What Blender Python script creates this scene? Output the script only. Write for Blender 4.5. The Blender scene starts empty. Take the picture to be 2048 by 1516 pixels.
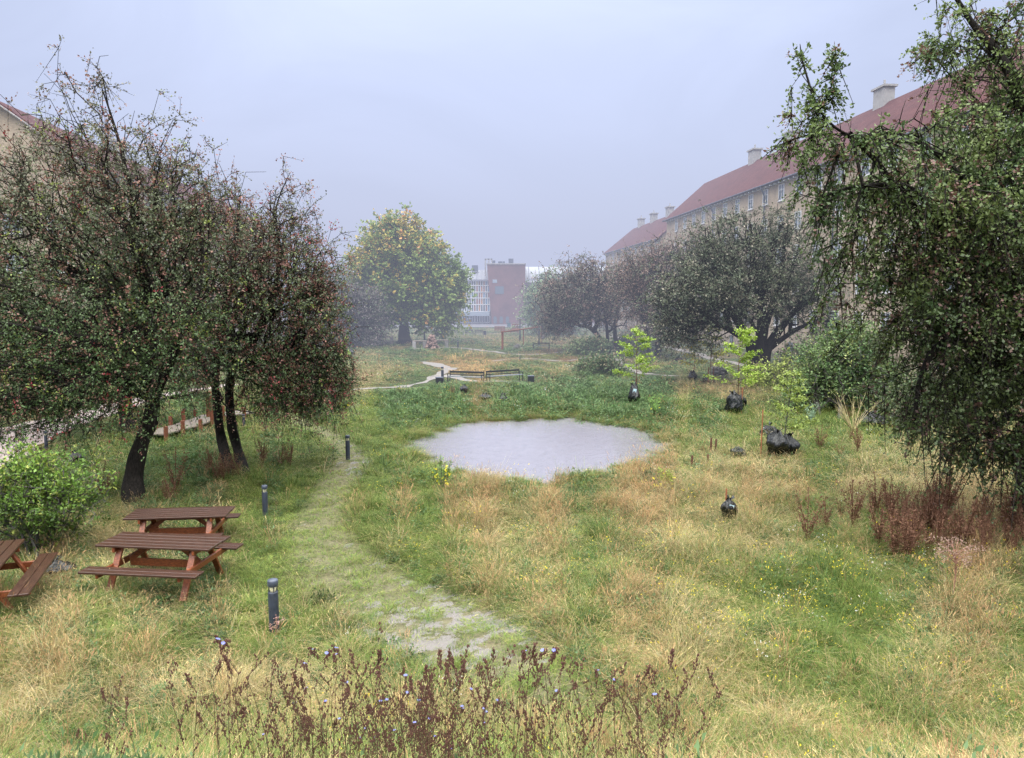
import bpy, bmesh, math, random
import numpy as np
from mathutils import Vector, Matrix
PI = math.pi
rng = np.random.default_rng(7)
random.seed(7)
scene = bpy.context.scene
COL = scene.collection
CAM_H = 5.5
F = 1500.0
PITCH = math.atan(158 / F)

# ------------------------------------------------------------------ camera + survey helpers
cam_data = bpy.data.cameras.new('camera')
cam_data.sensor_width = 36.0
cam_data.lens = F / 2048 * 36
cam_data.clip_end = 3000
cam = bpy.data.objects.new('camera', cam_data)
COL.objects.link(cam)
cam.location = (0, 0, CAM_H)
cam.rotation_euler = (PI / 2 - PITCH, 0, 0)
scene.camera = cam
scene.view_settings.view_transform = 'Standard'
scene.view_settings.look = 'None'
scene.view_settings.exposure = 0
cy = scene.cycles
cy.max_bounces = 4; cy.diffuse_bounces = 2; cy.glossy_bounces = 2; cy.transmission_bounces = 2; cy.transparent_max_bounces = 6; cy.volume_bounces = 0
cy.use_denoising = True; cy.use_adaptive_sampling = True; cy.adaptive_threshold = .03
cy.caustics_reflective = False; cy.caustics_refractive = False
cp, sp = math.cos(PITCH), math.sin(PITCH)

def ray(px, py):
    u, v = (px - 1024) / F, -(py - 758) / F
    return (u, cp + v * sp, v * cp - sp)

def G(px, py, z=0.0):
    """ground position of a surveyed photo point, at height z"""
    r = ray(px, py)
    t = (z - CAM_H) / r[2]
    return Vector((r[0] * t, r[1] * t, z))

def W(px, py, Y):
    """world position of a surveyed photo point, at distance Y"""
    r = ray(px, py)
    t = Y / r[1]
    return Vector((r[0] * t, Y, CAM_H + r[2] * t))

def proj(x, y, z):
    dz = z - CAM_H
    dep = y * cp - dz * sp
    up = y * sp + dz * cp
    dep = np.maximum(dep, 0.1)
    return 1024 + F * x / dep, 758 - F * up / dep

# ------------------------------------------------------------------ noise
class SN:
    def __init__(s, seed, n=10):
        r = np.random.default_rng(seed)
        d = r.normal(size=(n, 3)); d /= np.linalg.norm(d, axis=1)[:, None]
        s.k = d * r.uniform(.5, 1.6, (n, 1)) * 2 * PI
        s.p = r.uniform(0, 6.28, n); s.n = n
    def __call__(s, P, scale):
        P = np.asarray(P, float)
        if P.shape[-1] == 2:
            P = np.concatenate([P, np.zeros(P.shape[:-1] + (1,))], -1)
        return np.sin(P @ s.k.T / scale + s.p).sum(-1) / math.sqrt(s.n / 2) / 1.6
N1, N2, N3, N4 = SN(1), SN(2), SN(3), SN(4)

# ------------------------------------------------------------------ terrain
pond_px = [(815,891),(850,878),(893,864),(905,850),(960,845),(1060,841),(1150,838),(1200,850),(1262,855),(1302,875),
           (1338,905),(1300,920),(1232,935),(1160,950),(1095,966),(1020,957),(940,952),(880,925),(850,906)]
WZ = -0.14
pond = [G(a, b, WZ) for a, b in pond_px]
pc = Vector((sum(p.x for p in pond) / len(pond), sum(p.y for p in pond) / len(pond)))
_pa = np.array([math.atan2(p.y - pc.y, p.x - pc.x) for p in pond])
_pr = np.array([math.hypot(p.x - pc.x, p.y - pc.y) for p in pond])
_o = np.argsort(_pa); _pa, _pr = _pa[_o], _pr[_o]
_pa = np.concatenate([_pa - 2 * PI, _pa, _pa + 2 * PI]); _pr = np.tile(_pr, 3)

def pond_sd(x, y):
    a = np.arctan2(y - pc.y, x - pc.x)
    R = np.interp(a, _pa, _pr)
    R = R + .3 + .30 * np.sin(a * 17 + 1) * np.sin(a * 5) + .22 * np.sin(a * 29 + 2) + .12 * np.sin(a * 53)
    return np.hypot(x - pc.x, y - pc.y) - R

def sstep(a, b, x):
    t = np.clip((x - a) / (b - a), 0, 1)
    return t * t * (3 - 2 * t)

def H(x, y):
    x = np.asarray(x, float); y = np.asarray(y, float)
    P = np.stack([x, y], -1)
    h = .10 * N1(P, 9.0) * sstep(200, 60, y) + .03 * N2(P, 2.4) * sstep(70, 40, y)
    sd = pond_sd(x, y)
    # pond basin: shoreline sits at WZ
    f = np.clip(sd, -1.2, 2.2)
    basin = np.where(f < 0, WZ + f * .35, WZ)
    w = sstep(0, 2.0, sd)
    h = basin * (1 - w) + h * w
    h = h + 2.9 * (1 - sstep(3.0, 9.3, y)) ** 1.4
    return h

def Hs(x, y):
    return float(H(np.array([x]), np.array([y]))[0])

def GT(px, py):
    """ground point on the bumpy terrain"""
    p = G(px, py, 0)
    for _ in range(4):
        p = G(px, py, Hs(p.x, p.y))
    return p

# ------------------------------------------------------------------ object helpers
def tag(o, label=None, cat=None, group=None, kind=None):
    if label: o['label'] = label
    if cat: o['category'] = cat
    if group: o['group'] = group
    if kind: o['kind'] = kind
    return o

def empty(name, loc, rz=0, label=None, cat=None, group=None):
    o = bpy.data.objects.new(name, None)
    COL.objects.link(o)
    o.location = loc; o.rotation_euler = (0, 0, rz); o.empty_display_size = .2
    return tag(o, label, cat, group)

def link(name, me, mat, parent=None, smooth=False):
    o = bpy.data.objects.new(name, me)
    COL.objects.link(o)
    if mat is not None:
        for m in (mat if isinstance(mat, (list, tuple)) else [mat]):
            me.materials.append(m)
    if parent is not None: o.parent = parent
    if smooth:
        me.polygons.foreach_set('use_smooth', [True] * len(me.polygons))
    return o

def copy_tree(o, parent=None):
    c = o.copy(); COL.objects.link(c); c.parent = parent
    for ch in list(o.children): copy_tree(ch, c)
    return c

class MB:
    """collects boxes, bars and tubes into one mesh"""
    def __init__(s): s.v = []; s.f = []; s.mi = []
    def quadface(s, pts, mi=0):
        n = len(s.v); s.v += [tuple(p) for p in pts]; s.f.append(tuple(range(n, n + len(pts)))); s.mi.append(mi)
    def box(s, c, size, rot=None, bev=0.0, mi=0):
        hx, hy, hz = size[0] / 2, size[1] / 2, size[2] / 2
        c = Vector(c); M = rot if rot is not None else Matrix.Identity(3)
        if bev <= 0:
            n = len(s.v)
            for z in (-hz, hz):
                for x, y in ((-hx, -hy), (hx, -hy), (hx, hy), (-hx, hy)):
                    s.v.append(tuple(c + M @ Vector((x, y, z))))
            fs = [(0,3,2,1),(4,5,6,7),(0,1,5,4),(1,2,6,5),(2,3,7,6),(3,0,4,7)]
            s.f += [tuple(n + i for i in f) for f in fs]; s.mi += [mi] * 6
            return
        b = min(bev, hx * .9, hy * .9, hz * .9)
        n = len(s.v)
        idx = {}
        for sx in (-1, 1):
            for sy in (-1, 1):
                for sz in (-1, 1):
                    for ax in range(3):
                        p = [sx * (hx - b), sy * (hy - b), sz * (hz - b)]
                        p[ax] += (sx, sy, sz)[ax] * b
                        idx[(sx, sy, sz, ax)] = len(s.v); s.v.append(tuple(c + M @ Vector(p)))
        F_ = []
        def q(*k): F_.append([idx[a] for a in k])
        for sx in (-1, 1):
            q((sx,-1,-1,0),(sx,1,-1,0),(sx,1,1,0),(sx,-1,1,0))
            q((-1,sx,-1,1),(1,sx,-1,1),(1,sx,1,1),(-1,sx,1,1))
            q((-1,-1,sx,2),(1,-1,sx,2),(1,1,sx,2),(-1,1,sx,2))
            for sy in (-1, 1):
                q((sx,sy,-1,0),(sx,sy,1,0),(sx,sy,1,1),(sx,sy,-1,1))
                q((sx,-1,sy,0),(sx,1,sy,0),(sx,1,sy,2),(sx,-1,sy,2))
                q((-1,sx,sy,1),(1,sx,sy,1),(1,sx,sy,2),(-1,sx,sy,2))
                for sz in (-1, 1): q((sx,sy,sz,0),(sx,sy,sz,1),(sx,sy,sz,2))
        for f in F_:
            P = [Vector(s.v[i]) for i in f]
            nn = (P[1] - P[0]).cross(P[2] - P[0]); cc = sum(P, Vector()) / len(P) - c
            if nn.dot(cc) < 0: f.reverse()
            s.f.append(tuple(f)); s.mi.append(mi)
    def bar(s, a, b, w, h, bev=0.0, mi=0, up=(0, 0, 1)):
        a, b = Vector(a), Vector(b); d = b - a
        x = d.normalized(); u = Vector(up)
        if abs(x.dot(u)) > .98: u = Vector((0, 1, 0))
        y = u.cross(x).normalized(); z = x.cross(y)
        M = Matrix((x, y, z)).transposed()
        s.box((a + b) / 2, (d.length, w, h), M, bev, mi)
    def tube(s, pts, rad, k=8, cap=True, mi=0):
        pts = [Vector(p) for p in pts]
        if not hasattr(rad, '__len__'): rad = [rad] * len(pts)
        ref = Vector((1, 0, 0)); n0 = len(s.v)
        for i, p in enumerate(pts):
            t = (pts[min(i + 1, len(pts) - 1)] - pts[max(i - 1, 0)]).normalized()
            r = ref - t * ref.dot(t)
            if r.length < 1e-3: r = Vector((0, 1, 0)) - t * t.y
            r.normalize(); ref = r; b = t.cross(r)
            for j in range(k):
                a = 2 * PI * j / k
                s.v.append(tuple(p + (r * math.cos(a) + b * math.sin(a)) * rad[i]))
        for i in range(len(pts) - 1):
            for j in range(k):
                a = n0 + i * k + j; b2 = n0 + i * k + (j + 1) % k
                s.f.append((a, b2, b2 + k, a + k)); s.mi.append(mi)
        if cap:
            s.f.append(tuple(n0 + j for j in reversed(range(k)))); s.mi.append(mi)
            e = n0 + (len(pts) - 1) * k
            s.f.append(tuple(e + j for j in range(k))); s.mi.append(mi)
    def lathe(s, prof, c=(0, 0, 0), k=16, mi=0):
        n0 = len(s.v)
        for r, z in prof:
            for j in range(k):
                a = 2 * PI * j / k
                s.v.append((c[0] + r * math.cos(a), c[1] + r * math.sin(a), c[2] + z))
        for i in range(len(prof) - 1):
            for j in range(k):
                a = n0 + i * k + j; b2 = n0 + i * k + (j + 1) % k
                s.f.append((a, b2, b2 + k, a + k)); s.mi.append(mi)
        s.f.append(tuple(n0 + j for j in reversed(range(k)))); s.mi.append(mi)
        e = n0 + (len(prof) - 1) * k
        s.f.append(tuple(e + j for j in range(k))); s.mi.append(mi)
    def build(s, name, mat, parent=None, smooth=False):
        me = bpy.data.meshes.new(name)
        me.from_pydata(s.v, [], s.f); me.update()
        o = link(name, me, mat, parent, smooth)
        if max(s.mi, default=0) > 0: me.polygons.foreach_set('material_index', s.mi)
        return o

def fast_mesh(name, V, k, colors=None, mi=None):
    """V (n*k,3) unshared k-gons"""
    n = len(V) // k
    me = bpy.data.meshes.new(name)
    me.vertices.add(len(V)); me.vertices.foreach_set('co', np.ascontiguousarray(V, np.float32).ravel())
    me.loops.add(len(V)); me.loops.foreach_set('vertex_index', np.arange(len(V), dtype=np.int32))
    me.polygons.add(n)
    me.polygons.foreach_set('loop_start', np.arange(0, len(V), k, dtype=np.int32))
    if mi is not None: me.polygons.foreach_set('material_index', mi.astype(np.int32))
    me.update(calc_edges=True)
    if colors is not None:
        ca = me.color_attributes.new('Col', 'FLOAT_COLOR', 'POINT')
        c4 = np.ones((len(V), 4), np.float32); c4[:, :3] = colors
        ca.data.foreach_set('color', c4.ravel())
    return me

def indexed_mesh(name, V, Fq, colors=None):
    me = bpy.data.meshes.new(name)
    Fq = np.asarray(Fq, np.int32); k = Fq.shape[1]
    me.vertices.add(len(V)); me.vertices.foreach_set('co', np.ascontiguousarray(V, np.float32).ravel())
    me.loops.add(Fq.size); me.loops.foreach_set('vertex_index', Fq.ravel())
    me.polygons.add(len(Fq)); me.polygons.foreach_set('loop_start', np.arange(0, Fq.size, k, dtype=np.int32))
    me.update(calc_edges=True)
    if colors is not None:
        ca = me.color_attributes.new('Col', 'FLOAT_COLOR', 'POINT')
        c4 = np.ones((len(V), 4), np.float32); c4[:, :colors.shape[1]] = colors
        ca.data.foreach_set('color', c4.ravel())
    return me

# ------------------------------------------------------------------ materials
def new_mat(name):
    m = bpy.data.materials.new(name); m.use_nodes = True
    nt = m.node_tree; nt.nodes.clear()
    out = nt.nodes.new('ShaderNodeOutputMaterial')
    return m, nt, out

def nd(nt, typ, **kw):
    n = nt.nodes.new(typ)
    for k, v in kw.items():
        if k == 'inp':
            for a, b in v.items(): n.inputs[a].default_value = b
        else: setattr(n, k, v)
    return n

def c4(c): return (c[0], c[1], c[2], 1)

def simple(name, col, rough=.6, noise=.25, nscale=6.0, col2=None, bump=.15, metal=0, stretch=None, spec=.5, detail=5):
    m, nt, out = new_mat(name)
    b = nd(nt, 'ShaderNodeBsdfPrincipled', inp={'Roughness': rough, 'Metallic': metal, 'Specular IOR Level': spec})
    tc = nd(nt, 'ShaderNodeTexCoord'); mp = nd(nt, 'ShaderNodeMapping')
    if stretch: mp.inputs['Scale'].default_value = stretch
    nt.links.new(tc.outputs['Object'], mp.inputs['Vector'])
    nz = nd(nt, 'ShaderNodeTexNoise', inp={'Scale': nscale, 'Detail': detail, 'Roughness': .65})
    nt.links.new(mp.outputs[0], nz.inputs['Vector'])
    cr = nd(nt, 'ShaderNodeValToRGB')
    lo = tuple(x * (1 - noise) for x in col); hi = col2 if col2 else tuple(min(1, x * (1 + noise)) for x in col)
    cr.color_ramp.elements[0].position = .3; cr.color_ramp.elements[1].position = .7
    cr.color_ramp.elements[0].color = c4(lo); cr.color_ramp.elements[1].color = c4(hi)
    nt.links.new(nz.outputs['Fac'], cr.inputs[0]); nt.links.new(cr.outputs[0], b.inputs['Base Color'])
    if bump:
        bp = nd(nt, 'ShaderNodeBump', inp={'Strength': bump, 'Distance': .02})
        nt.links.new(nz.outputs['Fac'], bp.inputs['Height']); nt.links.new(bp.outputs[0], b.inputs['Normal'])
    nt.links.new(b.outputs[0], out.inputs[0])
    return m

def leaf_mat(name, instanced=False, rough=.45, trans=.35, spec=.4):
    m, nt, out = new_mat(name)
    at = nd(nt, 'ShaderNodeAttribute', attribute_name='Col')
    src = at.outputs['Color']
    if instanced:
        ti = nd(nt, 'ShaderNodeAttribute', attribute_name='tint', attribute_type='INSTANCER')
        mx = nd(nt, 'ShaderNodeMixRGB', blend_type='MULTIPLY', inp={'Fac': 1.0})
        nt.links.new(at.outputs['Color'], mx.inputs[1]); nt.links.new(ti.outputs['Color'], mx.inputs[2])
        src = mx.outputs[0]
    b = nd(nt, 'ShaderNodeBsdfPrincipled', inp={'Roughness': rough, 'Specular IOR Level': spec})
    t = nd(nt, 'ShaderNodeBsdfTranslucent')
    ms = nd(nt, 'ShaderNodeMixShader', inp={'Fac': trans})
    nt.links.new(src, b.inputs['Base Color']); nt.links.new(src, t.inputs['Color'])
    nt.links.new(b.outputs[0], ms.inputs[1]); nt.links.new(t.outputs[0], ms.inputs[2])
    nt.links.new(ms.outputs[0], out.inputs[0])
    return m

M_leaf = leaf_mat('leaf', False, .48, .22, .4)
M_plant2 = leaf_mat('grass_blade', False, .6, .35, .25)
TUFT_N = {}; BLADE_COUNT = {}
M_plant = leaf_mat('dry_plant', False, .7, .2, .2)
M_bark = simple('bark', (.007, .006, .005), .85, .6, 5, (.032, .027, .023), .9, stretch=(6, 6, 1.2), spec=.2)
M_barkg = simple('bark_grey', (.06, .055, .05), .8, .5, 5, (.12, .11, .10), .6, stretch=(6, 6, 1.2))
M_planks = simple('wet_planks', (.040, .018, .012), .30, .6, 7, (.088, .040, .026), .35, stretch=(1.2, 14, 14), spec=.5)
M_frame = simple('stained_frame', (.17, .042, .016), .42, .45, 7, (.30, .09, .034), .3, stretch=(3, 6, 6))
M_black = simple('black_paint', (.02, .022, .026), .35, .3, 20, bump=.05)
M_coat = simple('dark_slate_coating', (.028, .036, .055), .42, .3, 9, (.045, .055, .08), .06)
M_coattop = simple('cap_coating', (.07, .085, .12), .4, .25, 9, bump=.05)
M_white = simple('white_paint', (.70, .70, .70), .5, .1, 4, bump=0)
M_stake = simple('orange_stake', (.32, .12, .055), .7, .35, 8, stretch=(4, 4, 1))
M_brown = simple('brown_wood', (.10, .04, .025), .7, .45, 8, stretch=(4, 4, 1))
M_oldwood = simple('weathered_wood', (.20, .17, .14), .75, .3, 8, stretch=(1, 6, 6))
M_orangewood = simple('orange_wood', (.20, .068, .035), .65, .4, 6, stretch=(2, 5, 5))
M_concrete = simple('concrete', (.34, .33, .32), .8, .2, 3)
M_rock = simple('rock', (.20, .19, .18), .85, .4, 3, bump=.6)

def glass_like(name, col, rough=.15):
    m, nt, out = new_mat(name)
    b = nd(nt, 'ShaderNodeBsdfPrincipled', inp={'Base Color': c4(col), 'Roughness': rough, 'Specular IOR Level': .9})
    nt.links.new(b.outputs[0], out.inputs[0]); return m
M_glass = glass_like('window_glass', (.10, .13, .16))
M_glass2 = glass_like('window_glass_light', (.30, .36, .42))
M_lamp = glass_like('lamp_glass', (.75, .70, .45), .25)

def plastic():
    m, nt, out = new_mat('black_plastic_sheet')
    b = nd(nt, 'ShaderNodeBsdfPrincipled', inp={'Base Color': (.007, .009, .010, 1), 'Roughness': .26, 'Specular IOR Level': .55})
    tc = nd(nt, 'ShaderNodeTexCoord')
    nz = nd(nt, 'ShaderNodeTexNoise', inp={'Scale': 5.0, 'Detail': 4.0, 'Distortion': 1.5})
    mp = nd(nt, 'ShaderNodeMapping'); mp.inputs['Scale'].default_value = (2, 2, .6)
    nt.links.new(tc.outputs['Object'], mp.inputs[0]); nt.links.new(mp.outputs[0], nz.inputs['Vector'])
    bp = nd(nt, 'ShaderNodeBump', inp={'Strength': .9, 'Distance': .06})
    nt.links.new(nz.outputs['Fac'], bp.inputs['Height']); nt.links.new(bp.outputs[0], b.inputs['Normal'])
    nt.links.new(b.outputs[0], out.inputs[0]); return m
M_plastic = plastic()
M_label = simple('pale_label', (.45, .62, .68), .5, .1, 4, bump=0)

def masonry(name, c1, c2, mortar, scale=1.0, patch=.35):
    m, nt, out = new_mat(name)
    b = nd(nt, 'ShaderNodeBsdfPrincipled', inp={'Roughness': .9, 'Specular IOR Level': .2})
    tc = nd(nt, 'ShaderNodeTexCoord')
    sep = nd(nt, 'ShaderNodeSeparateXYZ'); nt.links.new(tc.outputs['Object'], sep.inputs[0])
    ad = nd(nt, 'ShaderNodeMath', operation='ADD'); nt.links.new(sep.outputs[0], ad.inputs[0]); nt.links.new(sep.outputs[1], ad.inputs[1])
    cb = nd(nt, 'ShaderNodeCombineXYZ'); nt.links.new(ad.outputs[0], cb.inputs[0]); nt.links.new(sep.outputs[2], cb.inputs[1])
    br = nd(nt, 'ShaderNodeTexBrick', inp={'Color1': c4(c1), 'Color2': c4(c2), 'Mortar': c4(mortar), 'Scale': scale,
             'Mortar Size': .012, 'Brick Width': .24, 'Row Height': .075, 'Bias': 0.0})
    nt.links.new(cb.outputs[0], br.inputs['Vector'])
    nz = nd(nt, 'ShaderNodeTexNoise', inp={'Scale': .35, 'Detail': 8.0, 'Roughness': .65}); nt.links.new(tc.outputs['Object'], nz.inputs['Vector'])
    mr = nd(nt, 'ShaderNodeMapRange', inp={'From Min': .3, 'From Max': .7, 'To Min': 1 - patch, 'To Max': 1 + patch * .5})
    nt.links.new(nz.outputs['Fac'], mr.inputs[0])
    mx = nd(nt, 'ShaderNodeMixRGB', blend_type='MULTIPLY', inp={'Fac': 1.0})
    nt.links.new(br.outputs['Color'], mx.inputs[1]); nt.links.new(mr.outputs[0], mx.inputs[2])
    nt.links.new(mx.outputs[0], b.inputs['Base Color']); nt.links.new(b.outputs[0], out.inputs[0])
    return m
M_tanbrick = masonry('tan_brick', (.48, .37, .25), (.38, .28, .18), (.46, .39, .30))
M_redbrick = masonry('dark_red_brick', (.20, .082, .075), (.155, .062, .056), (.18, .10, .09))

def tiles(name, c1, c2):
    m, nt, out = new_mat(name)
    b = nd(nt, 'ShaderNodeBsdfPrincipled', inp={'Roughness': .85, 'Specular IOR Level': .1})
    tc = nd(nt, 'ShaderNodeTexCoord')
    wv = nd(nt, 'ShaderNodeTexWave', bands_direction='X', inp={'Scale': 1.4, 'Distortion': .4})
    wy = nd(nt, 'ShaderNodeTexWave', bands_direction='Z', wave_profile='SAW', inp={'Scale': 1.6, 'Distortion': .3})
    nz = nd(nt, 'ShaderNodeTexNoise', inp={'Scale': 1.1, 'Detail': 9.0, 'Roughness': .75})
    for n in (wv, wy, nz): nt.links.new(tc.outputs['Object'], n.inputs['Vector'])
    cr = nd(nt, 'ShaderNodeValToRGB'); cr.color_ramp.elements[0].position = .35; cr.color_ramp.elements[1].position = .68
    cr.color_ramp.elements[0].color = c4(c1); cr.color_ramp.elements[1].color = c4(c2)
    nt.links.new(nz.outputs['Fac'], cr.inputs[0])
    ml = nd(nt, 'ShaderNodeMath', operation='MULTIPLY'); nt.links.new(wv.outputs['Fac'], ml.inputs[0]); nt.links.new(wy.outputs['Fac'], ml.inputs[1])
    mr = nd(nt, 'ShaderNodeMapRange', inp={'To Min': .72, 'To Max': 1.15}); nt.links.new(ml.outputs[0], mr.inputs[0])
    mx = nd(nt, 'ShaderNodeMixRGB', blend_type='MULTIPLY', inp={'Fac': 1.0})
    nt.links.new(cr.outputs[0], mx.inputs[1]); nt.links.new(mr.outputs[0], mx.inputs[2]); nt.links.new(mx.outputs[0], b.inputs['Base Color'])
    bp = nd(nt, 'ShaderNodeBump', inp={'Strength': .5, 'Distance': .05}); nt.links.new(ml.outputs[0], bp.inputs['Height']); nt.links.new(bp.outputs[0], b.inputs['Normal'])
    nt.links.new(b.outputs[0], out.inputs[0]); return m
M_tiles = tiles('red_roof_tiles', (.085, .034, .036), (.15, .062, .060))

# ------------------------------------------------------------------ world, sun, haze
HAZE_COL = (.555, .60, .79)
SKYROT = math.radians(200); SUN_EL = math.radians(55)
def make_world():
    w = bpy.data.worlds.new('World'); scene.world = w; w.use_nodes = True
    nt = w.node_tree; nt.nodes.clear()
    out = nd(nt, 'ShaderNodeOutputWorld')
    sky = nd(nt, 'ShaderNodeTexSky', sky_type='NISHITA', sun_disc=False, sun_elevation=SUN_EL, sun_rotation=SKYROT)
    bg = nd(nt, 'ShaderNodeBackground', inp={'Strength': .05}); nt.links.new(sky.outputs[0], bg.inputs[0])
    tc = nd(nt, 'ShaderNodeTexCoord'); sep = nd(nt, 'ShaderNodeSeparateXYZ'); nt.links.new(tc.outputs['Generated'], sep.inputs[0])
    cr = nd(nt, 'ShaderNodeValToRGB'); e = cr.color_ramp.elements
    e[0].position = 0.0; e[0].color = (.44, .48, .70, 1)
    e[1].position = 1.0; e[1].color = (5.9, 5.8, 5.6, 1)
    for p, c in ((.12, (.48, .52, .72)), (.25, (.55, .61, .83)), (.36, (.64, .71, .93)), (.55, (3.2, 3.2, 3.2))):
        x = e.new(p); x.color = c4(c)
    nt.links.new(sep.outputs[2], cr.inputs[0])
    # soft cloud structure
    mp = nd(nt, 'ShaderNodeMapping'); mp.inputs['Scale'].default_value = (1, 1, 2.2)
    nz = nd(nt, 'ShaderNodeTexNoise', inp={'Scale': 2.1, 'Detail': 7.0, 'Roughness': .55, 'Distortion': .7})
    nt.links.new(tc.outputs['Generated'], mp.inputs[0]); nt.links.new(mp.outputs[0], nz.inputs['Vector'])
    mr = nd(nt, 'ShaderNodeMapRange', inp={'From Min': .3, 'From Max': .7, 'To Min': .86, 'To Max': 1.17})
    nt.links.new(nz.outputs['Fac'], mr.inputs[0])
    # a broad brighter patch of thin cloud
    dt = nd(nt, 'ShaderNodeVectorMath', operation='DOT_PRODUCT'); dt.inputs[1].default_value = Vector((-.06, .90, .40)).normalized()
    nt.links.new(tc.outputs['Generated'], dt.inputs[0])
    m2 = nd(nt, 'ShaderNodeMapRange', inp={'From Min': .86, 'From Max': 1.0, 'To Min': .96, 'To Max': 1.16}); m2.interpolation_type = 'SMOOTHSTEP'
    nt.links.new(dt.outputs['Value'], m2.inputs[0])
    mm = nd(nt, 'ShaderNodeMath', operation='MULTIPLY'); nt.links.new(mr.outputs[0], mm.inputs[0]); nt.links.new(m2.outputs[0], mm.inputs[1])
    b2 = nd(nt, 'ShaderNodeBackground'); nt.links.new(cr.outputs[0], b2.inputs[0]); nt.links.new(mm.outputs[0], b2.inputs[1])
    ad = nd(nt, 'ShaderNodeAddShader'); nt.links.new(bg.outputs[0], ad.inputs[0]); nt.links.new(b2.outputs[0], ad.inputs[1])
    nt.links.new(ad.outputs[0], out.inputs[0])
make_world()
sd = bpy.data.lights.new('sun', 'SUN'); sd.energy = 1.5; sd.angle = math.radians(35); sd.color = (1, .96, .90)
so = bpy.data.objects.new('sun', sd); COL.objects.link(so)
so.rotation_euler = (math.radians(35), 0, math.radians(-20)); so.location = (0, 0, 60)

def make_haze():
    m, nt, out = new_mat('rain_haze')
    D = .0045
    ab = nd(nt, 'ShaderNodeVolumeAbsorption', inp={'Color': (0, 0, 0, 1), 'Density': D})
    em = nd(nt, 'ShaderNodeEmission', inp={'Color': c4(HAZE_COL), 'Strength': D})  # added glow stands in for the daylight the haze would scatter
    ad = nd(nt, 'ShaderNodeAddShader'); nt.links.new(ab.outputs[0], ad.inputs[0]); nt.links.new(em.outputs[0], ad.inputs[1])
    nt.links.new(ad.outputs[0], out.inputs['Volume'])
    mb = MB(); mb.box((0, 438, 25), (1400, 800, 70))
    o = mb.build('haze', m); tag(o, 'pale lavender rain haze filling the air over the whole park', 'haze', kind='structure')
    o.display_type = 'WIRE'
    return o
make_haze()

# ------------------------------------------------------------------ zones (authored over the surveyed ground)
track_px = [(1250,1500,60),(1120,1420,120),(1010,1345,170),(900,1265,185),(800,1205,150),(710,1150,115),(650,1090,85),(640,1030,60),(668,975,50),(705,930,40),(690,895,30),(650,868,24),(600,845,20),(570,825,14)]
track = [(G(a, b), .9 * c / 1500 * G(a, b).y) for a, b, c in track_px]
def track_mask(x, y):
    m = np.zeros_like(x)
    for (a, ra), (b, rb) in zip(track[:-1], track[1:]):
        dx, dy = b.x - a.x, b.y - a.y
        t = np.clip(((x - a.x) * dx + (y - a.y) * dy) / (dx * dx + dy * dy), 0, 1)
        d = np.hypot(x - a.x - t * dx, y - a.y - t * dy); r = ra + (rb - ra) * t
        m = np.maximum(m, 1 - sstep(.55, 1.35, d / r))
    return m

# px, py, rx, ry, kind, weight  (l lush, s straw, r rusty, h herb, o orange, b bare)
ZB = [(620,1000,170,110,'l',1.3),(560,900,200,60,'l',1.2),(700,850,150,50,'l',1.6),(800,880,80,45,'l',1.6),(740,980,70,80,'l',1.4),
      (300,950,250,60,'l',1.4),(660,790,60,30,'l',1.0),(1000,800,420,45,'h',1.7),(800,830,120,30,'h',1.5),(1250,800,120,50,'h',1.5),(1650,850,120,30,'l',1.5),
      (1350,860,90,50,'h',1.1),(1450,870,60,40,'l',1.2),(1100,985,120,22,'h',1.2),
      (760,1020,120,40,'r',.7),(900,1010,110,35,'r',.7),(1000,1080,200,60,'l',.5),(860,1130,90,60,'l',.4),(230,1450,110,60,'h',1.6),(350,930,230,45,'h',1.3),(300,980,200,40,'l',1.0),(90,1180,120,40,'l',.8),(1750,1230,260,80,'l',.8),(1850,1160,180,40,'h',.7),(1500,1130,120,40,'h',.5),(1980,1350,150,120,'l',.8),(1060,1030,120,50,'r',.3),(1330,900,60,60,'r',1.0),(1250,1000,150,40,'r',.8),
      (1150,1080,280,90,'s',.45),(1250,1250,260,90,'s',.6),(1600,930,200,60,'s',.7),(1750,960,160,40,'s',.8),(1560,1080,160,60,'s',.5),
      (850,1100,120,90,'s',.5),(1000,1250,200,120,'l',.5),(1700,1380,300,120,'l',.5),(1500,990,150,50,'r',.7),(1800,1180,200,70,'l',.9),(1500,1200,200,60,'l',.7),(1620,1280,240,60,'l',.7),(1250,1120,120,50,'l',.5),
      (750,740,70,34,'s',2.0),(700,760,60,20,'s',1.3),(820,720,60,22,'h',1.0),(935,733,62,20,'o',3.0),(890,700,200,16,'h',1.2),(1150,720,80,20,'r',.8),(1130,745,60,12,'s',1.4),
      (1150,690,110,14,'r',.8),(960,680,120,12,'s',.7),(1450,780,100,14,'s',2.2),(1400,790,60,10,'r',.8),(860,800,60,20,'r',.8),(1190,770,60,14,'s',.7),
      (300,1290,260,60,'l',.8),(650,1290,130,60,'l',.9),(760,1240,60,40,'l',.5),(500,1330,280,45,'b',1.0),(200,1340,200,30,'r',.7),
      (200,1420,260,70,'s',.8),(600,1420,260,60,'s',.7),(1150,1450,250,50,'s',.55),(1600,1440,300,60,'s',.35),(1420,1400,80,30,'b',.8),(1250,1420,80,50,'b',.8),
      (230,1080,90,40,'s',.9),(520,1110,60,50,'l',1.2),(450,970,60,30,'r',.7),(650,940,40,15,'s',1.0),(1350,1330,120,60,'s',.7),(1900,1150,140,60,'r',.9)]
KIND = 'lsrhob'
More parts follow.
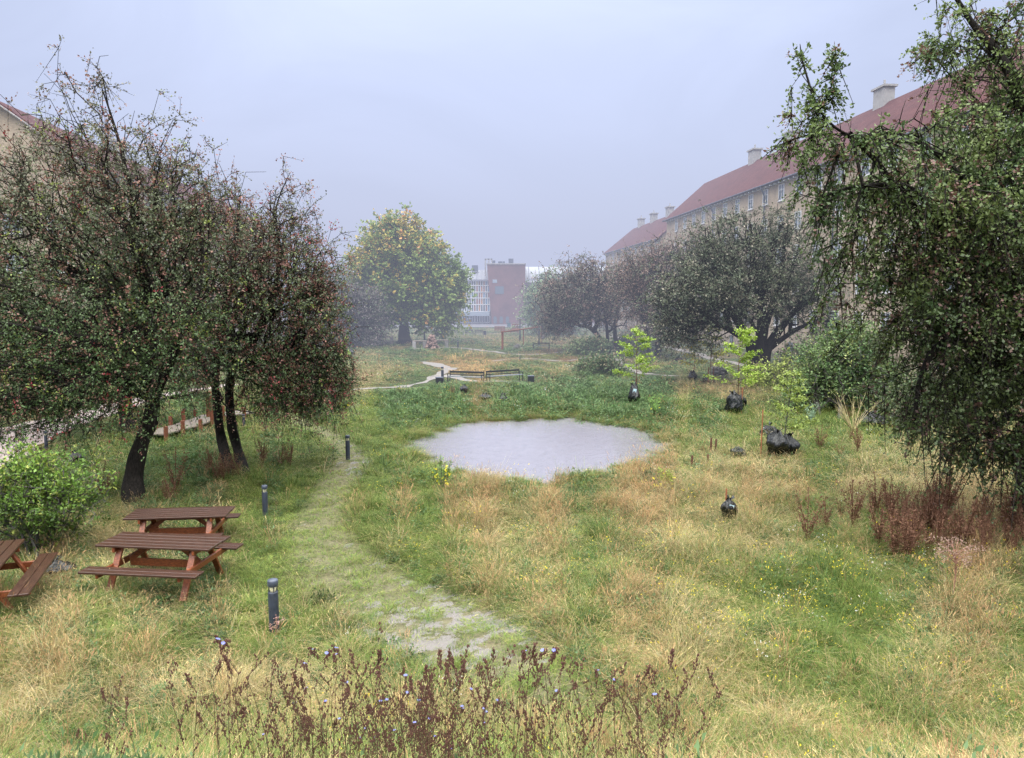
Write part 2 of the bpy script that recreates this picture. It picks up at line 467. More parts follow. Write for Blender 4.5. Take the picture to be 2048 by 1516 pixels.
def zones(x, y):
    z = H(x, y)
    px, py = proj(x, y, z)
    P = np.stack([x, y], -1)
    w = np.zeros((6,) + x.shape)
    w[0] = .90; w[1] = .38; w[2] = .26; w[3] = .42; w[4] = 0; w[5] = 0
    right = sstep(720, 900, px) * sstep(930, 1000, py)
    w[1] += .08 * right; w[2] += .10 * right; w[3] += .08 * right
    for a, b, rx, ry, k, g in ZB:
        w[KIND.index(k)] += g * np.exp(-(((px - a) / rx) ** 2 + ((py - b) / ry) ** 2))
    # natural break-up
    s1 = np.clip(y / 14, .7, 4)
    w[0] *= 1 + .75 * N1(P / s1[..., None], 1.4) + .5 * N2(P / s1[..., None], .5)
    w[1] *= 1 + .75 * N2(P / s1[..., None], 1.6) + .5 * N3(P / s1[..., None], .6)
    w[2] *= 1 + .9 * N3(P / s1[..., None], 1.1)
    w[3] *= 1 + .9 * N4(P / s1[..., None], 1.3) + .5 * N1(P / s1[..., None], .5)
    w = np.maximum(w, 0) ** 1.55
    return w, px, py

GC = np.array([(.115, .16, .035), (.30, .225, .085), (.24, .12, .045), (.07, .10, .035), (.42, .24, .08), (.27, .215, .16)])

# ------------------------------------------------------------------ ground sheet
def make_ground():
    xs = np.unique(np.concatenate([np.arange(-24, 24.01, .16), np.geomspace(24, 900, 90), -np.geomspace(24, 900, 90)]))
    ys = np.unique(np.concatenate([np.linspace(-300, 2, 25), np.arange(2, 42, .14), np.arange(42, 120, .6), np.geomspace(120, 1500, 60)]))
    X, Y = np.meshgrid(xs, ys)
    Z = H(X, Y)
    w, px, py = zones(X, Y)
    c = np.tensordot(w / (w.sum(0) + 1e-6), GC * .42, axes=(0, 0))  # soil colour scaled down to imitate shaded gaps under the grass
    tm = track_mask(X, Y)
    P = np.stack([X, Y], -1)
    tm = np.clip(tm * (1 + .5 * N2(P, .8)), 0, 1)
    soil = np.array([.165, .15, .09]); wet = np.array([.42, .38, .36])
    c = c * (1 - .9 * tm[..., None]) + soil * .9 * tm[..., None]
    wetm = tm * np.clip(-.15 + 1.0 * N3(P, .5) + .7 * N1(P, .25) + 1.9 * np.exp(-(((px - 885) / 230) ** 2 + ((py - 1265) / 95) ** 2)) + 1.2 * np.exp(-(((px - 725) / 40) ** 2 + ((py - 935) / 40) ** 2)) - .9, 0, 1)
    wetm = np.clip(wetm * 1.6, 0, 1) * (track_mask(X, Y) > .1)
    sdp = pond_sd(X, Y)
    mud = sstep(.5, -.1, sdp)
    c = c * (1 - mud[..., None]) + np.array([.10, .085, .06]) * mud[..., None]
    col = np.concatenate([c, wetm[..., None]], -1)
    ny, nx = X.shape
    V = np.stack([X, Y, Z], -1).reshape(-1, 3)
    i = np.arange(ny * nx).reshape(ny, nx)
    Fq = np.stack([i[:-1, :-1], i[:-1, 1:], i[1:, 1:], i[1:, :-1]], -1).reshape(-1, 4)
    me = indexed_mesh('ground', V, Fq, col.reshape(-1, 4))
    m, nt, out = new_mat('meadow_soil')
    b = nd(nt, 'ShaderNodeBsdfPrincipled', inp={'Specular IOR Level': .3})
    at = nd(nt, 'ShaderNodeAttribute', attribute_name='Col')
    tc = nd(nt, 'ShaderNodeTexCoord')
    nz = nd(nt, 'ShaderNodeTexNoise', inp={'Scale': 9.0, 'Detail': 9.0, 'Roughness': .75}); nt.links.new(tc.outputs['Object'], nz.inputs['Vector'])
    mr = nd(nt, 'ShaderNodeMapRange', inp={'From Min': .3, 'From Max': .7, 'To Min': .45, 'To Max': 1.5}); nt.links.new(nz.outputs['Fac'], mr.inputs[0])
    mx = nd(nt, 'ShaderNodeMixRGB', blend_type='MULTIPLY', inp={'Fac': 1.0}); nt.links.new(at.outputs['Color'], mx.inputs[1]); nt.links.new(mr.outputs[0], mx.inputs[2])
    # wet silt
    md = nd(nt, 'ShaderNodeMath', operation='ADD'); nt.links.new(at.outputs['Alpha'], md.inputs[0])
    n2 = nd(nt, 'ShaderNodeMapRange', inp={'From Min': .35, 'From Max': .65, 'To Min': -.45, 'To Max': .35}); nt.links.new(nz.outputs['Fac'], n2.inputs[0])
    nt.links.new(n2.outputs[0], md.inputs[1])
    wm = nd(nt, 'ShaderNodeMapRange', inp={'From Min': .35, 'From Max': .6}); nt.links.new(md.outputs[0], wm.inputs[0])
    m3 = nd(nt, 'ShaderNodeMixRGB', inp={'Color2': (.22, .20, .195, 1)}); nt.links.new(wm.outputs[0], m3.inputs[0]); nt.links.new(mx.outputs[0], m3.inputs[1])
    nt.links.new(m3.outputs[0], b.inputs['Base Color'])
    rr = nd(nt, 'ShaderNodeMapRange', inp={'To Min': .9, 'To Max': .10}); nt.links.new(wm.outputs[0], rr.inputs[0]); nt.links.new(rr.outputs[0], b.inputs['Roughness'])
    bp = nd(nt, 'ShaderNodeBump', inp={'Strength': .8, 'Distance': .05}); nt.links.new(nz.outputs['Fac'], bp.inputs['Height']); nt.links.new(bp.outputs[0], b.inputs['Normal'])
    nt.links.new(b.outputs[0], out.inputs[0])
    o = link('ground', me, m, None, True); tag(o, kind='structure')
make_ground()

def make_water():
    m, nt, out = new_mat('rain_pocked_water')
    b = nd(nt, 'ShaderNodeBsdfPrincipled', inp={'Base Color': (.34, .31, .33, 1), 'Roughness': .10, 'Specular IOR Level': .8})
    tc = nd(nt, 'ShaderNodeTexCoord')
    nz = nd(nt, 'ShaderNodeTexNoise', inp={'Scale': 14.0, 'Detail': 4.0, 'Roughness': .7}); nt.links.new(tc.outputs['Object'], nz.inputs['Vector'])
    vo = nd(nt, 'ShaderNodeTexVoronoi', inp={'Scale': 7.0}); nt.links.new(tc.outputs['Object'], vo.inputs['Vector'])
    sn = nd(nt, 'ShaderNodeMath', operation='SINE'); ml = nd(nt, 'ShaderNodeMath', operation='MULTIPLY'); ml.inputs[1].default_value = 40
    nt.links.new(vo.outputs['Distance'], ml.inputs[0]); nt.links.new(ml.outputs[0], sn.inputs[0])
    ad = nd(nt, 'ShaderNodeMath', operation='MULTIPLY_ADD'); ad.inputs[1].default_value = .25
    nt.links.new(sn.outputs[0], ad.inputs[0]); nt.links.new(nz.outputs['Fac'], ad.inputs[2])
    bp = nd(nt, 'ShaderNodeBump', inp={'Strength': .10, 'Distance': .01}); nt.links.new(ad.outputs[0], bp.inputs['Height']); nt.links.new(bp.outputs[0], b.inputs['Normal'])
    n2 = nd(nt, 'ShaderNodeTexNoise', inp={'Scale': 2.6, 'Detail': 5.0}); nt.links.new(tc.outputs['Object'], n2.inputs['Vector'])
    n3 = nd(nt, 'ShaderNodeTexNoise', inp={'Scale': 5.0, 'Detail': 3.0}); nt.links.new(tc.outputs['Object'], n3.inputs['Vector'])
    ma = nd(nt, 'ShaderNodeMath', operation='ADD'); nt.links.new(n2.outputs['Fac'], ma.inputs[0]); nt.links.new(n3.outputs['Fac'], ma.inputs[1])
    cr = nd(nt, 'ShaderNodeMapRange', inp={'From Min': .7, 'From Max': 1.3, 'To Min': .93, 'To Max': 1.08}); nt.links.new(ma.outputs[0], cr.inputs[0])
    mx = nd(nt, 'ShaderNodeMixRGB', blend_type='MULTIPLY', inp={'Fac': 1.0, 'Color1': (.19, .182, .212, 1)}); nt.links.new(cr.outputs[0], mx.inputs[2]); nt.links.new(mx.outputs[0], b.inputs['Base Color'])
    nt.links.new(b.outputs[0], out.inputs[0])
    k = 120; V = [(pc.x, pc.y, WZ)]
    for j in range(k):
        a = -PI + 2 * PI * j / k; r = float(np.interp(a, _pa, _pr)) + 1.0
        V.append((pc.x + r * math.cos(a), pc.y + r * math.sin(a), WZ))
    me = bpy.data.meshes.new('pond_water'); me.from_pydata(V, [], [(0, 1 + j, 1 + (j + 1) % k) for j in range(k)]); me.update()
    o = link('pond_water', me, m); tag(o, kind='structure')
make_water()

def ribbon(name, pts, mat, lift=.03, seg=.5):
    """pts = [(px,py,half width px)] in survey points"""
    P = [(G(a, b), c / 1500 * math.hypot(*G(a, b).xy)) for a, b, c in pts]
    L = []
    for (a, ra), (b, rb) in zip(P[:-1], P[1:]):
        n = max(1, int((b - a).length / seg))
        for i in range(n): t = i / n; L.append((a.lerp(b, t), ra + (rb - ra) * t))
    L.append(P[-1])
    for _ in range(6):
        L = [L[0]] + [((L[i - 1][0] + L[i][0] * 2 + L[i + 1][0]) / 4, L[i][1]) for i in range(1, len(L) - 1)] + [L[-1]]
    nw = 7; V = []
    for i, (p, r) in enumerate(L):
        t = (L[min(i + 1, len(L) - 1)][0] - L[max(i - 1, 0)][0]); t.z = 0; t.normalize()
        n = Vector((-t.y, t.x, 0))
        for j in range(nw):
            s = -1 + 2 * j / (nw - 1)
            q = p + n * s * (r + (.12 * math.sin(i * 1.3) + .1 * math.sin(i * .57 + 2)) * abs(s))
            V.append((q.x, q.y, q.z))
    V = np.array(V); V[:, 2] = H(V[:, 0], V[:, 1]) + lift
    F_ = [(i * nw + j, i * nw + j + 1, (i + 1) * nw + j + 1, (i + 1) * nw + j) for i in range(len(L) - 1) for j in range(nw - 1)]
    me = indexed_mesh(name, V, F_)
    me.validate(); o = link(name, me, mat, None, True); tag(o, kind='structure'); return o
M_gravel = simple('wet_gravel', (.17, .15, .135), .6, .3, 5, (.27, .25, .235), .4)
M_asphalt = simple('wet_asphalt', (.13, .13, .14), .5, .25, 1.2, (.20, .195, .21), .1)
M_pave = simple('pinkish_paving', (.30, .24, .22), .5, .2, 1.5, (.40, .33, .31), .1)
PATHS = [('gravel_path', [(640,786,10),(720,780,9),(790,776,7),(840,765,7),(880,752,9),(905,738,14),(870,728,16),(845,724,8)], M_gravel),
         ('gravel_path', [(895,752,16),(960,764,12),(1040,764,9)], M_gravel),
         ('gravel_path', [(820,697,4),(900,694,5),(960,700,7),(1010,709,5),(1080,706,5),(1150,702,4)], M_gravel),
         ('gravel_path', [(985,722,3),(1050,720,5),(1130,722,4),(1190,714,4)], M_gravel),
         ('gravel_path', [(1180,712,5),(1230,719,9),(1245,732,11),(1270,744,8),(1310,750,7),(1360,757,5)], M_gravel),
         ('gravel_path', [(1220,672,7),(1270,682,8),(1330,694,9),(1390,706,10),(1460,726,11),(1540,745,12),(1640,765,14)], M_gravel),
         ('gravel_path', [(860,669,2.2),(960,668,2.6),(1060,667,2.6),(1120,668,2)], M_gravel),
         ('paved_yard', [(-250,985,120),(60,860,60),(230,812,34),(330,790,18),(470,768,9)], M_pave)]
for nme, pts, mt in PATHS: ribbon(nme, pts, mt)
mb = MB(); mb.quadface([(-120, 150, .11), (160, 150, .11), (160, 420, .11), (-120, 420, .11)])
tag(mb.build('road', M_asphalt), kind='structure')

# footprints where nothing should grow
path_lines = []
for nme, pts, mt in PATHS:
    P = [(G(a, b), c / 1500 * math.hypot(*G(a, b).xy)) for a, b, c in pts]
    path_lines += list(zip(P[:-1], P[1:]))
def path_gap(x, y):
    g = np.full(x.shape, 99.)
    for (a, ra), (b, rb) in path_lines:
        dx, dy = b.x - a.x, b.y - a.y
        t = np.clip(((x - a.x) * dx + (y - a.y) * dy) / (dx * dx + dy * dy), 0, 1)
        g = np.minimum(g, np.hypot(x - a.x - t * dx, y - a.y - t * dy) - (ra + (rb - ra) * t))
    return g
def on_path(x, y):
    m = np.zeros(x.shape, bool)
    for (a, ra), (b, rb) in path_lines:
        dx, dy = b.x - a.x, b.y - a.y
        t = np.clip(((x - a.x) * dx + (y - a.y) * dy) / (dx * dx + dy * dy), 0, 1)
        d = np.hypot(x - a.x - t * dx, y - a.y - t * dy); m |= d < (ra + (rb - ra) * t) * 1.0
    return m | (y > 149)

# ------------------------------------------------------------------ grass tufts (templates live only inside the stuff objects)
def blades(n, r0, h, hvar, w, lean, droop, seed, shade=(.35, 1.1), head=None, seg=2):
    r = np.random.default_rng(seed)
    a = r.uniform(0, 2 * PI, n); rr = r0 * np.sqrt(r.uniform(0, 1, n))
    base = np.stack([rr * np.cos(a), rr * np.sin(a), np.full(n, -.03)], -1)
    hd = a + r.normal(0, .9, n); L = h * (1 + r.uniform(-hvar, hvar, n))
    d = np.stack([np.cos(hd), np.sin(hd), np.zeros(n)], -1)
    side = np.stack([-np.sin(hd + r.normal(0, .6, n)), np.cos(hd), np.zeros(n)], -1)
    ln = np.abs(r.normal(lean, lean * .5, n)); dr = np.abs(r.normal(droop, droop * .5, n))
    V = []; C = []
    sh = r.uniform(.75, 1.25, (n, 1)) * np.stack([r.uniform(.9, 1.12, n), np.ones(n), r.uniform(.8, 1.1, n)], -1)
    pts = []
    for i in range(seg + 1):
        t = i / seg
        p = base + d * (L * (ln * t + dr * t * t * .6))[:, None]
        p[:, 2] += L * (t - dr * .45 * t * t * t)
        pts.append(p)
    for i in range(seg):
        t0, t1 = i / seg, (i + 1) / seg
        w0 = w * (1 - t0 ** 2 * .9) / 2; w1 = w * (1 - t1 ** 2 * .9) / 2
        q = np.stack([pts[i] - side * w0, pts[i] + side * w0, pts[i + 1] + side * w1, pts[i + 1] - side * w1], 1)
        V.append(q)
        s0 = shade[0] + (shade[1] - shade[0]) * t0; s1 = shade[0] + (shade[1] - shade[0]) * t1  # roots coloured darker than tips, imitating shade down between the tufts
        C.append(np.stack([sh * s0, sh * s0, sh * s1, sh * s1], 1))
    if head:
        # feathery seed head along the last bit
        nh, hl, hw, hc = head
        sel = r.uniform(0, 1, n) < nh
        tip = pts[-1][sel]; pre = pts[-2][sel]; dirn = tip - pre; dirn /= np.linalg.norm(dirn, axis=1)[:, None]
        sd_ = side[sel]
        for k in range(3):
            o = tip + dirn * (hl * (k / 3 - .3))[..., None] if False else tip + dirn * (hl * (k / 3 - .3))
            jit = r.normal(0, hw, o.shape)
            e = o + dirn * hl * .45 + jit
            mid = (o + e) / 2
            q = np.stack([o, mid + sd_ * hw, e, mid - sd_ * hw], 1); V.append(q)
            C.append(np.ones((len(o), 4, 3)) * np.array(hc) * r.uniform(.8, 1.2, (len(o), 1, 1)))
    BLADE_COUNT[sum(len(v) for v in V)] = n
    return np.concatenate([v.reshape(-1, 3) for v in V]), np.concatenate([c.reshape(-1, 3) for c in C])

def leaves_at(P, axis, size, r, aspect=.6, upbias=.7, jit=.8):
    n = len(P)
    a = axis + r.normal(0, jit, (n, 3)); a /= np.linalg.norm(a, axis=1)[:, None] + 1e-9
    nn = r.normal(0, 1, (n, 3)); nn[:, 2] = np.abs(nn[:, 2]) + upbias
    b = np.cross(nn, a); b /= np.linalg.norm(b, axis=1)[:, None] + 1e-9
    s = size[:, None] if hasattr(size, '__len__') else size
    up = np.cross(a, b) * s * .12
    return np.stack([P, P + a * s * .5 + b * s * aspect * .5 - up, P + a * s, P + a * s * .5 - b * s * aspect * .5 - up], 1)

def herb(n, rad, h, size, seed, aspect=.5):
    r = np.random.default_rng(seed)
    d = r.normal(0, 1, (n, 3)); d /= np.linalg.norm(d, axis=1)[:, None]; d[:, 2] = np.abs(d[:, 2])
    rr = r.uniform(.35, 1, n) ** .6
    lump = 1 + .3 * N2(d, .5)
    P = d * np.array([rad, rad, h]) * (rr * lump)[:, None]
    ax = d * np.array([1, 1, .6])
    Q = leaves_at(P, ax, size * r.uniform(.6, 1.3, n), r, aspect, .7, .6)
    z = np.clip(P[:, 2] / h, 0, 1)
    c = (.35 + .8 * z * rr)[:, None] * r.uniform(.75, 1.25, (n, 1)) * np.ones(3)  # low inner leaves coloured darker, imitating the clump's own shade
    return Q.reshape(-1, 3), np.repeat(c, 4, 0)

def join(*vc): return np.concatenate([a for a, _ in vc]), np.concatenate([b for _, b in vc])

def tuft_objects(prefix, items):
    out = []
    for V, C in items:
        V = V.reshape(-1, 4, 3); C = C.reshape(-1, 4, 3).copy()
        nb = BLADE_COUNT.get(len(V))
        if nb and 'tuft' in prefix: TUFT_N[id(C)] = nb
        out.append((V, C))
    return out

def scatter(name, label, cat, coll, nvar, P, rot, scl, tint):
    """every plant is real mesh: template blades placed, turned and tinted one by one; far plants keep fewer, wider blades"""
    n = len(P)
    idx = rng.integers(0, nvar, n)
    lod = np.digitize(P[:, 1], [22, 45])
    VV = []; CC = []
    for v in range(nvar):
        V, C = coll[v]
        for l in range(3):
            s = np.where((idx == v) & (lod == l))[0]
            if not len(s): continue
            nq = len(V)
            # keep whole blades: quads are stored segment-major, equal blocks per segment
            if l:
                step = 2 if l == 1 else 3
                nb = TUFT_N.get(id(C), None)
                k = np.arange(nq); k = k[(k % nb) % step == 0] if nb else k[::step]
                Vt = V[k].copy(); Ct = C[k]
                c = Vt.mean(1, keepdims=True); wd = Vt[:, [0, 3]].mean(1, keepdims=True) - Vt[:, [1, 2]].mean(1, keepdims=True)
                Vt += np.concatenate([wd, -wd, -wd, wd], 1) * .28 * l if nb else (Vt - c) * .35 * l
            else: Vt, Ct = V, C
            a = rot[s, 2]; ca, sa = np.cos(a), np.sin(a)
            X = Vt[None, :, :, :] * scl[s][:, None, None, :]
            x = X[..., 0] * ca[:, None, None] - X[..., 1] * sa[:, None, None]
            y = X[..., 0] * sa[:, None, None] + X[..., 1] * ca[:, None, None]
            z = X[..., 2]
            x = x + z * rot[s, 0][:, None, None]; y = y + z * rot[s, 1][:, None, None]
            R = np.stack([x, y, z], -1) + P[s][:, None, None, :]
            VV.append(R.astype(np.float32).reshape(-1, 3))
            CC.append((Ct[None] * tint[s][:, None, None, :]).astype(np.float32).reshape(-1, 3))
    me = fast_mesh(name, np.concatenate(VV), 4, None)
    ca = me.color_attributes.new('Col', 'BYTE_COLOR', 'POINT')
    c = np.clip(np.concatenate(CC), 0, 1); c4_ = np.ones((len(c), 4), np.float32); c4_[:, :3] = c
    ca.data.foreach_set('color', c4_.ravel())
    o = link(name, me, M_plant2); tag(o, label, cat, kind='stuff')
    print(name, n, len(c) // 4)
    return o

def log_points(n, y0, y1, ang=.78):
    """thins out with distance the way a level-of-detail field does"""
    d = np.exp(rng.uniform(math.log(y0), math.log(y1), n)); a = rng.uniform(-ang, ang, n)
    return d * np.tan(a) * .98, d

def finish(x, y, base, growth, hmul=1.0, tilt=.12):
    n = len(x); z = H(x, y)
    P = np.stack([x, y, z], -1)
    rot = np.stack([rng.normal(0, tilt, n), rng.normal(0, tilt, n), rng.uniform(0, 6.28, n)], -1)
    s = base * np.clip(y / 12, .8, 12) ** growth * rng.uniform(.65, 1.35, n)
    zs = base * np.clip(y / 12, .8, 12) ** (growth * .25) * rng.uniform(.6, 1.3, n) * hmul * np.clip(.95 + .42 * N4(P[:, :2], .9) + .28 * N1(P[:, :2], .37), .35, 1.9) * (.22 + .78 * sstep(.2, 2.8, path_gap(x, y)))
    return P, rot, np.stack([s, s, zs], -1)

tables_px = []   # filled later, grass kept short under furniture
def meadow():
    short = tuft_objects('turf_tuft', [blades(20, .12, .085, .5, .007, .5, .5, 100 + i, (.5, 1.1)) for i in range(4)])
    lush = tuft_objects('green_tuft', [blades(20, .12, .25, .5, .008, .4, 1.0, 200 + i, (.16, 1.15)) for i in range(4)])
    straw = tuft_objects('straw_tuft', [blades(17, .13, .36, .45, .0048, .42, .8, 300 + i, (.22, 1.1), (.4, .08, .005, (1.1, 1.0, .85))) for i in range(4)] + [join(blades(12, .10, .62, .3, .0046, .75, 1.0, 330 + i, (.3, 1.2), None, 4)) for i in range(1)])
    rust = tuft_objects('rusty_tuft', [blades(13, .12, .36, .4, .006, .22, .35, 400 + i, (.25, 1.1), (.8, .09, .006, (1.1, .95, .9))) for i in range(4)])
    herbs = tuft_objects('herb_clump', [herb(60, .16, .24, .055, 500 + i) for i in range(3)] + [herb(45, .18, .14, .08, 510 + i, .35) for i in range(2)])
    N = 190000
    x, y = log_points(N, 3.6, 150)
    w, px, py = zones(x, y)
    psd = pond_sd(x, y)
    ok = ((psd > -.12) | ((psd > -1.4) & (rng.uniform(0, 1, N) < .22 * (1 + N1(np.stack([x, y], -1), .9)) * (1 + (x > 3))))) & ~on_path(x, y) & (np.abs(px - 1024) < 1250)
    x, y, w, px, py = x[ok], y[ok], w[:, ok], px[ok], py[ok]
    tm = track_mask(x, y)
    keep = rng.uniform(0, 1, len(x)) > np.clip(w[5] * .6, 0, .75)
    x, y, w, px, py, tm = x[keep], y[keep], w[:, keep], px[keep], py[keep], tm[keep]
    mowed = np.clip(np.maximum(tm * 1.1, 1.0 * np.exp(-(((px - 560) / 200) ** 2 + ((py - 1170) / 90) ** 2)) + .8 * np.exp(-(((px - 600) / 130) ** 2 + ((py - 1030) / 70) ** 2))), 0, 1)
    W5 = w[:5] / w[:5].sum(0)
    u = rng.uniform(0, 1, len(x)); cum = np.cumsum(W5, 0); kind = (u[None] > cum).sum(0)
    turf = rng.uniform(0, 1, len(x)) < mowed
    P2 = np.stack([x, y], -1)
    patch = 1 + .16 * N1(P2, 1.3) + .12 * N4(P2, .5)
    g1 = np.array([.11, .22, .05]); g2 = np.array([.33, .38, .10]); st = np.array([.43, .36, .18]); st2 = np.array([.68, .58, .33]); ru = np.array([.36, .23, .13]); hb = np.array([.09, .17, .055]); hb2 = np.array([.17, .26, .12]); og = np.array([.62, .45, .23])
    def mixc(a, b, n): t = rng.uniform(0, 1, (n, 1)); return a * (1 - t) + b * t
    def put(sel, name, label, cat, coll, nv, base, growth, c, hm=1.0, tilt=.12):
        P, r, s = finish(x[sel], y[sel], base, growth, hm, tilt)
        nearbank = sstep(8.5, 6, y[sel]); s = s * (1 - .45 * nearbank[:, None])
        scatter(name, label, cat, coll, nv, P, r, s, np.clip(c * patch[sel][:, None] * rng.uniform(.85, 1.15, (sel.sum(), 1)), 0, 1))
    # sparse on the trodden track
    trod = np.exp(-(((px - 650) / 60) ** 2 + ((py - 1080) / 90) ** 2))
    wetspot = .45 * trod + 1.25 * np.exp(-(((px - 885) / 230) ** 2 + ((py - 1268) / 100) ** 2)) + np.exp(-(((px - 725) / 40) ** 2 + ((py - 935) / 40) ** 2))
    thin = (tm > .2) & (rng.uniform(0, 1, len(x)) < np.clip(.22 + .4 * N2(P2, .6) + .65 * wetspot * (N3(P2, .8) > -.3), .08, .96))
    s = turf & ~thin
    put(s, 'short_turf', 'short trodden green turf along the worn track beside the bollards', 'turf', short, 4, 1.05, .45, mixc(g1, g2, s.sum()))
    s = (kind == 0) & ~turf
    put(s, 'meadow_grass', 'lush green meadow grass growing across the park', 'grass', lush, 4, .85, .40, mixc(g1, g2, s.sum()), 1, .2)
    s = (kind == 1) & ~turf
    put(s, 'dry_grass', 'straw coloured dry meadow grass with pale seed heads', 'dry grass', straw, 5, .82, .38, mixc(st, st2, s.sum()), 1, .22)
    s = ((kind == 2) | (kind == 4)) & ~turf
    c = np.where((kind[s] == 4)[:, None], og, mixc(ru, st, s.sum()))
    put(s, 'rusty_grass', 'rusty brown and orange seeding grass between the greener patches', 'dry grass', rust, 4, .82, .36, c, 1, .16)
    s = (kind == 3) & ~turf & ((y > 7) | (rng.uniform(0, 1, len(y)) < .15) | (px < 330))
    tall = 1 + .35 * np.exp(-(((px[s] - 1000) / 420) ** 2 + ((py[s] - 810) / 40) ** 2))
    P, r, sc = finish(x[s], y[s], .8, .42); sc[:, 2] *= tall; sc *= 1 + .35 * (tall[:, None] - 1)
    scatter('weed_clumps', 'low leafy green weeds crowding round the pond and the field', 'weeds', herbs, 5, P, r, sc, mixc(hb, hb2, s.sum()) * patch[s][:, None])
    # coarse leaning tussocks and shoreline grass
    tus = tuft_objects('tussock_tuft', [blades(44, .14, .46, .4, .0065, .55, 1.0, 800 + i, (.12, 1.15)) for i in range(3)])
    n = 7000; tx, ty = log_points(n, 6.5, 60, .72)
    tw, tpx, tpy = zones(tx, ty); Pt = np.stack([tx, ty], -1)
    ok = (pond_sd(tx, ty) > .1) & (path_gap(tx, ty) > 1.0) & (track_mask(tx, ty) < .1) & (N3(Pt, 2.0) > -.3) & ~((np.abs(tpx - 380) < 330) & (np.abs(tpy - 1130) < 150))
    tx, ty, tw = tx[ok], ty[ok], tw[:, ok]; green = tw[0] + tw[3] > (tw[1] + tw[2]) * rng.uniform(.3, 1.5, ok.sum())
    P, r, sc = finish(tx, ty, 1.0, .30, 1, .22)
    scatter('grass_tussock', 'coarse leaning grass tussocks standing above the meadow', 'grass', tus, 3, P, r, sc, np.where(green[:, None], mixc(g1, g2 * .9, len(tx)), mixc(st, st2 * .95, len(tx))))
    n = 26000; a = rng.uniform(-PI, PI, n); rr = np.interp(a, _pa, _pr) + rng.uniform(-1.6, 1.3, n)
    tx, ty = pc.x + rr * np.cos(a), pc.y + rr * np.sin(a); psd = pond_sd(tx, ty); Pt = np.stack([tx, ty], -1)
    pr_ = np.clip(.9 - np.abs(psd - .15) * 1.1, 0, 1) * np.clip(.35 + .6 * N2(Pt, 1.3), .04, 1) + .10 * (psd < 0) * (tx > 2.5) * (N1(Pt, .6) > .2)
    ok = rng.uniform(0, 1, n) < pr_ * .55
    tx, ty = tx[ok], ty[ok]; P, r, sc = finish(tx, ty, .8, .25, 1, .15)
    scatter('shoreline_grass', 'uneven fringe of grass standing in and around the pond edge', 'grass', tus, 3, P, r, sc * .8, np.where((rng.uniform(0, 1, len(tx)) < .65)[:, None], mixc(g1, g2, len(tx)), mixc(ru, st, len(tx))))
    # yellow and white flower dots
    fl = []
    for i in range(3):
        r = np.random.default_rng(600 + i); n = 9
        Pp = np.stack([r.normal(0, .13, n), r.normal(0, .13, n), r.uniform(.2, .42, n)], -1)
        Q = np.concatenate([leaves_at(Pp, np.array([[0, 0, .2]]) * np.ones((n, 3)), np.full(n, .019), r, .9, 2, .8) for _ in range(2)])
        fl.append((Q.reshape(-1, 3), np.ones((len(Q) * 4, 3))))
    fc = tuft_objects('flower_spray', fl)
    n = 9000; fx, fy = log_points(n, 7, 60, .7)
    fpx, fpy = proj(fx, fy, H(fx, fy))
    dens = .12 + 1.0 * np.exp(-(((fpx - 1620) / 260) ** 2 + ((fpy - 1210) / 90) ** 2)) + .8 * np.exp(-(((fpx - 1800) / 150) ** 2 + ((fpy - 1150) / 40) ** 2)) + .35 * np.exp(-(((fpx - 1150) / 300) ** 2 + ((fpy - 1120) / 80) ** 2)) + .25 * (fpy < 850)
    ok = (rng.uniform(0, 1, n) < dens * .38) & (fpx > 640) & (pond_sd(fx, fy) > .3) & ~on_path(fx, fy) & (track_mask(fx, fy) < .2)
    fx, fy = fx[ok], fy[ok]; P, r, sc = finish(fx, fy, 1.0, .35)
    yel = np.array([.85, .68, .05]); wh = np.array([.75, .75, .72])
    isw = rng.uniform(0, 1, len(fx)) < np.where(fy > 26, .55, .12)
    scatter('wildflowers', 'tiny yellow and white wildflowers dotted through the grass', 'wildflowers', fc, 3, P, r, sc, np.where(isw[:, None], wh, yel))
meadow()
#--PART2--
# ------------------------------------------------------------------ trees
def smooth_poly(pts, n=6):
    """Catmull-Rom through [(Vector, radius)]"""
    P = [Vector(p) for p, r in pts]; R = [r for p, r in pts]
    out = []
    for i in range(len(P) - 1):
        p0, p1, p2, p3 = P[max(i - 1, 0)], P[i], P[i + 1], P[min(i + 2, len(P) - 1)]
        for k in range(n):
            t = k / n
            q = .5 * ((2 * p1) + (p2 - p0) * t + (2 * p0 - 5 * p1 + 4 * p2 - p3) * t * t + (3 * p1 - p0 - 3 * p2 + p3) * t ** 3)
            out.append((q, R[i] * (1 - t) + R[i + 1] * t))
    out.append((P[-1], R[-1])); return out

def bark_tube(mb, pts, k, r, gnarl=.12):
    """gnarled limb with a ribbed section"""
    ref = Vector((1, 0, 0)); n0 = len(mb.v); ph = r.uniform(0, 6, 4); m = len(pts)
    for i, (p, rad) in enumerate(pts):
        t = (pts[min(i + 1, m - 1)][0] - pts[max(i - 1, 0)][0]).normalized()
        q = ref - t * ref.dot(t)
        if q.length < 1e-3: q = Vector((0, 1, 0)) - t * t.y
        q.normalize(); ref = q; b = t.cross(q)
        for j in range(k):
            a = 2 * PI * j / k
            g = 1 + gnarl * (math.sin(3 * a + ph[0] + i * .25) + .6 * math.sin(5 * a + ph[1] - i * .2) + .5 * math.sin(i * .9 + ph[2]))
            mb.v.append(tuple(p + (q * math.cos(a) + b * math.sin(a)) * rad * g))
    for i in range(m - 1):
        for j in range(k):
            a = n0 + i * k + j; b2 = n0 + i * k + (j + 1) % k
            mb.f.append((a, b2, b2 + k, a + k)); mb.mi.append(0)
    e = n0 + (m - 1) * k
    mb.f.append(tuple(e + j for j in range(k))); mb.mi.append(0)

